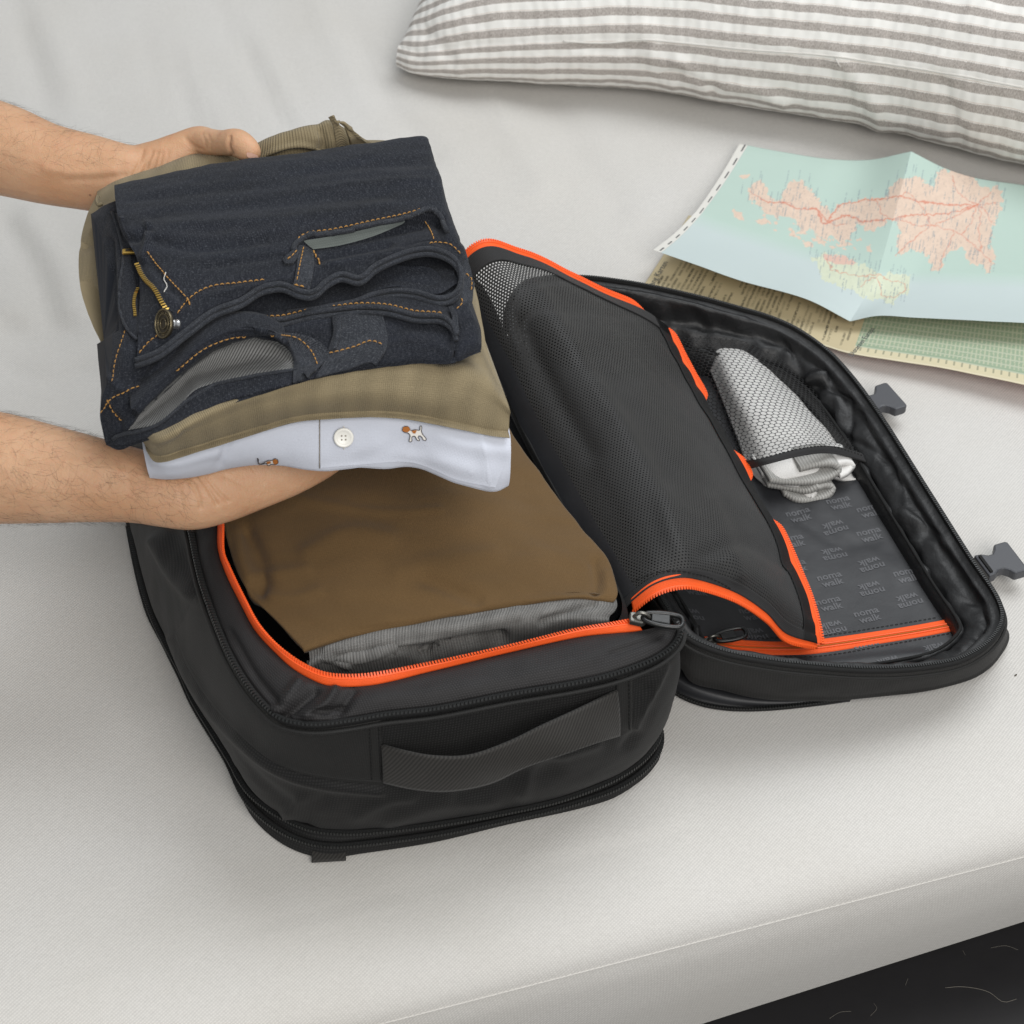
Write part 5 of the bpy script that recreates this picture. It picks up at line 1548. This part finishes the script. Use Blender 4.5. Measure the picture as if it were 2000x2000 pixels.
# pocket edge with pale pocketing
P, N = hits([(572, 492), (578, 476), (598, 462), (655, 454), (733, 437), (798, 423), (839, 410), (860, 421), (874, 455)], 120, [jo1], .0012)
cord('pocket_edge', P, .0019, M['denim_edge'], j1, 8)
pkl = patch('pocket_lining', [[(592, 470), (655, 460), (733, 443), (790, 430)], [(603, 480), (660, 469), (733, 453), (790, 434)], [(612, 487), (665, 479), (730, 461), (785, 438)]], 50, 10, [jo1], .0010, M['pocketing'], j1)
stitch('topstitching', [(577, 484), (580, 470), (598, 458), (655, 449), (733, 432), (798, 418), (838, 405)], [jo1], M['stitch'], j1, off=.0012)
stitch('topstitching', [(862, 425), (870, 440), (874, 458)], [jo1], M['stitch'], j1, off=.0006)
stitch('topstitching', [(830, 432), (840, 450), (848, 472)], [jo1], M['stitch'], j1, off=.0006)
stitch('topstitching', [(839, 476), (862, 474), (880, 478), (901, 499)], [jo1], M['stitch'], j1, off=.0006)
stitch('topstitching', [(347, 612), (366, 588), (384, 573), (417, 559), (470, 553), (525, 546)], [jo1], M['stitch'], j1, off=.0006)
stitch('topstitching', [(273, 690), (292, 668), (315, 650), (330, 632)], [jo1], M['stitch'], j1, off=.0006)
stitch('topstitching', [(287, 492), (310, 520), (335, 550), (368, 585)], [jo1], M['stitch'], j1, off=.0006)
P, N = hits([(325, 533), (322, 548), (327, 556), (321, 572)], 16, [jo1], .0008)
cord('loose_thread', P, .00035, M['thread_white'], j1, 5)
for x, y in ((612, 492), (620, 505), (366, 582)):
    stitch('bar_tack', [(x, y), (x + 4, y + 8), (x + 5, y + 16)], [jo1], M['stitch'], j1, off=.0008, r=.0006)
# belt loop
blp = patch('belt_loop', [[(582, 478), (596, 480), (612, 490)], [(580, 515), (596, 517), (613, 520)], [(574, 550), (590, 553), (606, 556)], [(570, 558), (588, 562), (604, 565)]], 12, 30, [jo1], .0035, M['denim_edge'], j1, thick=.0028)
stitch('topstitching', [(592, 482), (586, 515), (579, 552)], [blp], M['stitch'], blp)
stitch('bar_tack', [(575, 556), (588, 559), (603, 562)], [blp], M['stitch'], blp, r=.0006)
kn = patch('loop_fold', [[(550, 506), (566, 492), (580, 482)], [(556, 513), (570, 503), (582, 495)], [(568, 514), (574, 511), (580, 506)]], 14, 12, [jo1], .0040, M['denim_edge'], j1, thick=.003)
stitch('bar_tack', [(562, 506), (570, 500), (580, 488)], [kn], M['stitch'], kn)
# fly: shield, zip teeth, slider, button
fs = patch('fly_shield', [[(219, 415), (232, 452), (241, 506), (234, 560), (237, 615), (252, 648), (268, 663)], [(228, 418), (240, 455), (246, 500), (246, 550), (250, 600), (258, 635), (270, 655)], [(238, 430), (252, 470), (256, 510), (264, 545), (268, 590), (271, 625), (273, 650)]], 60, 14, [jo1, jo2], .0030, M['denim'], j1, thick=.003)
P, N = hits([(219, 415), (232, 452), (241, 506), (234, 560), (237, 615), (252, 648), (268, 663)], 60, [fs, jo1, jo2], .0006)
cord('shield_edge', P, .0011, M['denim_edge'], fs, 6)
P, N = hits([(274, 517), (280, 532), (290, 548), (308, 569), (321, 593), (330, 606), (338, 611)], 90, [jo1], .0018)
cord('zip_tape', P, .0012, M['denim'], j1, 6)
teeth('brass_zip_teeth', P + np.array((-.001, -.0008, .0006)), .0024, (.0012, .0030, .0012), M['brass'], j1)
P, N = hits([(269, 566), (264, 580), (262, 596), (266, 622)], 50, [fs, jo1, jo2], .0012)
teeth('brass_zip_teeth', P, .0020, (.0010, .0020, .0010), M['brass'], j1)
hs = hit(262, 498, [fs, jo1, jo2], .0022)
dx = at(284, 496, hs[0][2]) - at(243, 499, hs[0][2])
dx /= np.linalg.norm(dx)
dyv = np.cross(hs[1], dx)
dyv /= np.linalg.norm(dyv)
nz_ = np.cross(dx, dyv)
zs_ = prism('zip_slider', [(-.0078, -.0022), (.006, -.0030), (.0085, -.002), (.0085, .002), (.006, .0030), (-.0078, .0022)], dx, dyv, hs[0], .0022, M['brass'], j1, .0006)
prism('slider_window', [(-.0055, -.0010), (-.001, -.0012), (-.001, .0012), (-.0055, .0010)], dx, dyv, hs[0] + nz_ * .0020, .0006, M['antique'], zs_, 0)
hb2 = hit(335, 638, [jo1], .004)
bn = np.array((-.74, -.48, .47))
bn /= np.linalg.norm(bn)
ux = np.cross(bn, EZ)
ux /= np.linalg.norm(ux)
uy = np.cross(bn, ux)
c = hb2[0] + bn * .004
def disc(name, prof_, mat, parent, n=44):
    a = np.linspace(0, 2 * math.pi, n, endpoint=False)
    V = [c + bn * h_ + (ux * math.cos(t_) + uy * math.sin(t_)) * r_ for r_, h_ in prof_ for t_ in a]
    F = gfaces(len(prof_), n, True).tolist() + [list(range(n))]
    return raw(name, V, F, mat, parent)
bt2 = disc('waist_button', [(.0001, .0012), (.0078, .0012), (.0086, .0015), (.0092, .0016), (.0097, .0010), (.0097, 0), (.009, -.001)], M['antique'], j1)
for r_ in (.0093, .0062, .0034):
    a = np.linspace(0, 2 * math.pi, 60, endpoint=False)
    cord('engraved_ring', np.array([c + bn * .0015 + (ux * math.cos(t_) + uy * math.sin(t_)) * r_ for t_ in a]), .00035 if r_ < .009 else .0007, M['antique_rim'], bt2, 6, True)
for k_ in range(26):
    t_ = k_ / 26 * 2 * math.pi
    p_ = c + bn * .0014 + (ux * math.cos(t_) + uy * math.sin(t_)) * .0066
    q_ = c + bn * .0014 + (ux * math.cos(t_ + .08) + uy * math.sin(t_ + .08)) * .0080
    if k_ % 7:
        cord('engraved_mark', np.array([p_, (p_ + q_) / 2, q_]), .0003, M['antique_rim'], bt2, 5)
st_ = c - bn * .001
pst = np.array([st_ - bn * k_ for k_ in np.linspace(0, .009, 8)])
cord('button_shank', pst, np.array((.0045, .0035, .003, .0036, .0036, .003, .0036, .0036)), M['silver'], bt2, 14)

# ------------------------------------------------------------------ the person's two arms
person = thing('person', 'bare forearms and hands reaching in to hold a pile of folded clothes', 'person', tuple(at(120, 640, .2)))
def limb(path, k=20):
    """(px, py, z, half width across, half thickness, roll) sections of a limb"""
    C = cr(np.array([(*at(p[0], p[1], p[2]), p[3], p[4]) for p in path]), 14 * len(path))
    P = C[:, :3]
    T = np.gradient(P, axis=0)
    T /= np.linalg.norm(T, axis=1)[:, None]
    vw = CAM - P.mean(0)
    vw /= np.linalg.norm(vw)
    S = np.cross(T, vw)
    S /= np.linalg.norm(S, axis=1)[:, None]
    B = np.cross(S, T)
    a = np.linspace(0, 2 * math.pi, k, endpoint=False)
    A_ = P[:, None] + S[:, None] * (C[:, 3:4] * np.cos(a))[..., None] + B[:, None] * (C[:, 4:5] * np.sin(a))[..., None]
    V = A_.reshape(-1, 3)
    n = len(P)
    F = gfaces(n, k, True).tolist()
    tip0, tip1 = P[0] - T[0] * C[0, 4] * .6, P[-1] + T[-1] * C[-1, 4] * .75
    V = np.concatenate((V, tip0[None], tip1[None]))
    F += [(i, len(V) - 2, (i + 1) % k) for i in range(k)]
    F += [((n-1)*k + (i + 1) % k, len(V) - 1, (n-1)*k + i) for i in range(k)]
    return V, F
def body(name, limbs, voxel, smooth_n, parent):
    V, F = [], []
    for l in limbs:
        v, f = limb(l)
        b0 = len(V)
        V += v.tolist()
        F += [tuple(b0 + i for i in q) for q in f]
    me = bpy.data.meshes.new('tmp')
    me.from_pydata(V, [], F)
    ob = bpy.data.objects.new('tmp', me)
    COL.objects.link(ob)
    rm = ob.modifiers.new('r', 'REMESH')
    rm.mode = 'VOXEL'
    rm.voxel_size = voxel
    sm = ob.modifiers.new('s', 'SMOOTH')
    sm.iterations = smooth_n
    sm.factor = .5
    bpy.context.view_layer.update()
    m2 = bpy.data.meshes.new_from_object(ob.evaluated_get(bpy.context.evaluated_depsgraph_get()))
    n = len(m2.vertices)
    W = np.zeros(n * 3)
    m2.vertices.foreach_get('co', W)
    Nn = np.zeros(n * 3)
    m2.vertices.foreach_get('normal', Nn)
    FF = [tuple(p.vertices) for p in m2.polygons]
    bpy.data.objects.remove(ob)
    return W.reshape(-1, 3), Nn.reshape(-1, 3), FF
def grooves(W, Nn, lines):
    X_ = proj(W)
    fc = (Nn * (CAM - W)).sum(1) > 0
    for poly, w, dp in lines:
        d = pldist(X_, cr(np.asarray(poly, float), 20))
        W = W + Nn * (dp * np.exp(-(d / w) ** 2) * fc)[:, None]
    return W
def fuzz(name, W, Nn, FF, n, direction, keep, parent, seed, length=(.008, .015)):
    rs_ = np.random.RandomState(seed)
    V, F = [], []
    idx = np.array([i for i in range(len(W)) if keep(W[i])])
    d0 = np.asarray(direction, float)
    for _ in range(n):
        i = idx[rs_.randint(len(idx))]
        nn = Nn[i]
        d = d0 + rs_.normal(size=3) * .55
        d -= nn * (d @ nn)
        d /= np.linalg.norm(d)
        L = rs_.uniform(*length)
        sd = np.cross(nn, d) * rs_.normal() * .5
        P_ = np.array([W[i] + d * L * t + nn * (L * (.42 * t - .28 * t * t) + .0002) + sd * L * t * t for t in np.linspace(0, 1, 6)])
        A_ = tube_arr(P_, np.array((1, 1, .9, .75, .5, .2)) * .000042, 3)
        b0 = len(V)
        V += A_.reshape(-1, 3).tolist()
        F += (gfaces(6, 3, True) + b0).tolist()
    o = raw(name, V, F, M['hair'], parent)
    o['kind'] = 'stuff'
    return o
# upper arm in the picture: thumb on top of the pile, fingers under it
limbs = [[(-260, 230, .318, .040, .040), (-120, 262, .312, .037, .037), (0, 291, .306, .0345, .035), (92, 320, .303, .0302, .031), (178, 338, .300, .0282, .026), (250, 354, .298, .0268, .0225), (310, 366, .288, .030, .019), (370, 392, .268, .036, .017), (430, 420, .246, .037, .015), (480, 440, .232, .036, .012)],
         [(255, 335, .302, .018, .018), (310, 322, .306, .0185, .018), (350, 300, .312, .0158, .0160), (388, 277, .321, .0118, .0120), (412, 278, .327, .0100, .0103), (436, 279, .333, .0094, .0096), (462, 279, .339, .0104, .0104), (478, 288, .340, .0098, .0095), (490, 298, .338, .0086, .0078), (500, 307, .334, .0058, .005)],
         [(468, 395, .238, .0095, .009), (540, 400, .228, .009, .0085), (600, 415, .224, .0085, .008), (650, 430, .222, .007, .007)],
         [(475, 420, .234, .0098, .009), (560, 432, .225, .009, .0085), (625, 448, .222, .0088, .008), (680, 462, .220, .0072, .007)],
         [(470, 448, .232, .0095, .009), (550, 466, .224, .009, .0085), (615, 486, .221, .0085, .008), (662, 500, .219, .007, .007)],
         [(455, 478, .231, .0085, .008), (520, 502, .224, .008, .0075), (565, 520, .221, .0075, .007), (600, 532, .219, .0062, .006)]]
W, Nn, FF = body('arm', limbs, .0013, 14, person)
W = grooves(W, Nn, [([(298, 296), (290, 315), (281, 335), (262, 352)], 3, -.0015), ([(308, 298), (303, 316), (300, 332)], 3, -.0016), ([(280, 294), (272, 318), (258, 345)], 3, -.0010), ([(318, 298), (315, 312), (313, 326)], 2.8, -.0011), ([(328, 294), (327, 308), (324, 320)], 2.8, -.0008),
                    ([(362, 270), (378, 285), (395, 292)], 4, -.0008), ([(449, 268), (445, 280), (452, 302)], 3, -.0018), ([(455, 300), (448, 290), (452, 275)], 3, -.0007), ([(90, 330), (150, 338), (220, 332)], 10, .0016), ([(130, 352), (200, 348), (245, 342)], 6, -.0008),
                    ([(395, 262), (400, 275), (402, 290)], 2.6, -.0004), ([(405, 262), (411, 275), (412, 290)], 2.6, -.0004)])
arm1 = raw('upper_arm_and_hand', W, FF, M['skin'], person, label='bare forearm and hand gripping the back of the clothes pile, thumb on top')
arm1.name = 'forearm_and_hand'
SURF[arm1] = BVHTree.FromPolygons(W.tolist(), FF)
axis1 = at(250, 354, .3) - at(0, 291, .306)
fuzz('arm_hair', W, Nn, FF, 420, axis1 / np.linalg.norm(axis1) * .9 + np.array((0, .5, 0)), lambda p: proj(p[None])[0][0] < 250 and proj(p[None])[0][0] > -60 and proj(p[None])[0][1] < 330, arm1, 3)
nl = cr(np.array([(482, 298, 0), (492, 299, 0), (501, 303, 0), (504, 308, 0), (494, 309, 0), (484, 306, 0)]), 24, True)
P = []
for q in nl:
    h = hit(q[0], q[1], [arm1], .0007)
    if h is not None:
        P.append(h[0])
if len(P) > 5:
    raw('thumbnail', P, [list(range(len(P)))], M['nail'], arm1, True)
# lower arm: palm up under the pile
limbs = [[(-260, 895, .205, .046, .043), (-120, 905, .207, .043, .040), (0, 915, .209, .0393, .037), (109, 928, .210, .0338, .033), (181, 937, .211, .0300, .028), (270, 950, .211, .0258, .024), (325, 960, .211, .0250, .0215), (372, 962, .211, .0262, .021), (420, 945, .213, .0285, .019), (480, 915, .216, .0310, .016), (550, 880, .220, .0330, .0145), (610, 850, .223, .0320, .012), (650, 830, .224, .029, .010)],
         [(430, 905, .216, .0165, .015), (470, 860, .218, .0135, .0125), (520, 820, .222, .0105, .0105), (560, 795, .224, .0095, .009), (590, 775, .224, .007, .007)],
         [(640, 862, .226, .0088, .0085), (700, 846, .228, .0083, .008), (745, 832, .229, .0078, .0075), (775, 822, .229, .006, .006)],
         [(640, 842, .226, .0095, .009), (715, 820, .228, .009, .0085), (775, 800, .229, .0084, .008), (815, 788, .229, .0066, .0065)],
         [(635, 820, .226, .0095, .009), (715, 792, .228, .009, .0085), (780, 768, .229, .0085, .008), (825, 752, .229, .0068, .0066)],
         [(630, 798, .226, .0092, .009), (700, 768, .228, .0088, .0083), (760, 745, .229, .0082, .0078), (800, 730, .229, .0066, .0065)]]
W, Nn, FF = body('arm', limbs, .0013, 14, person)
W = grooves(W, Nn, [([(366, 932), (380, 950), (390, 975), (392, 992)], 3, -.0016), ([(388, 928), (404, 950), (416, 970), (424, 985)], 3, -.0018), ([(400, 928), (424, 958), (445, 980)], 3, -.0014), ([(345, 940), (352, 965), (358, 990)], 4, -.0005),
                    ([(440, 930), (480, 950), (500, 965)], 5, -.0005), ([(60, 900), (150, 905), (240, 920)], 12, .0012), ([(230, 900), (250, 930), (255, 960)], 7, -.0006)])
arm2 = raw('forearm_and_hand', W, FF, M['skin'], person, label='bare hairy forearm with its palm under the clothes pile')
SURF[arm2] = BVHTree.FromPolygons(W.tolist(), FF)
axis2 = at(320, 955, .21) - at(0, 915, .21)
fuzz('arm_hair', W, Nn, FF, 1500, axis2 / np.linalg.norm(axis2) * .8 + np.array((0, -.25, -.1)), lambda p: -60 < proj(p[None])[0][0] < 375, arm2, 4)
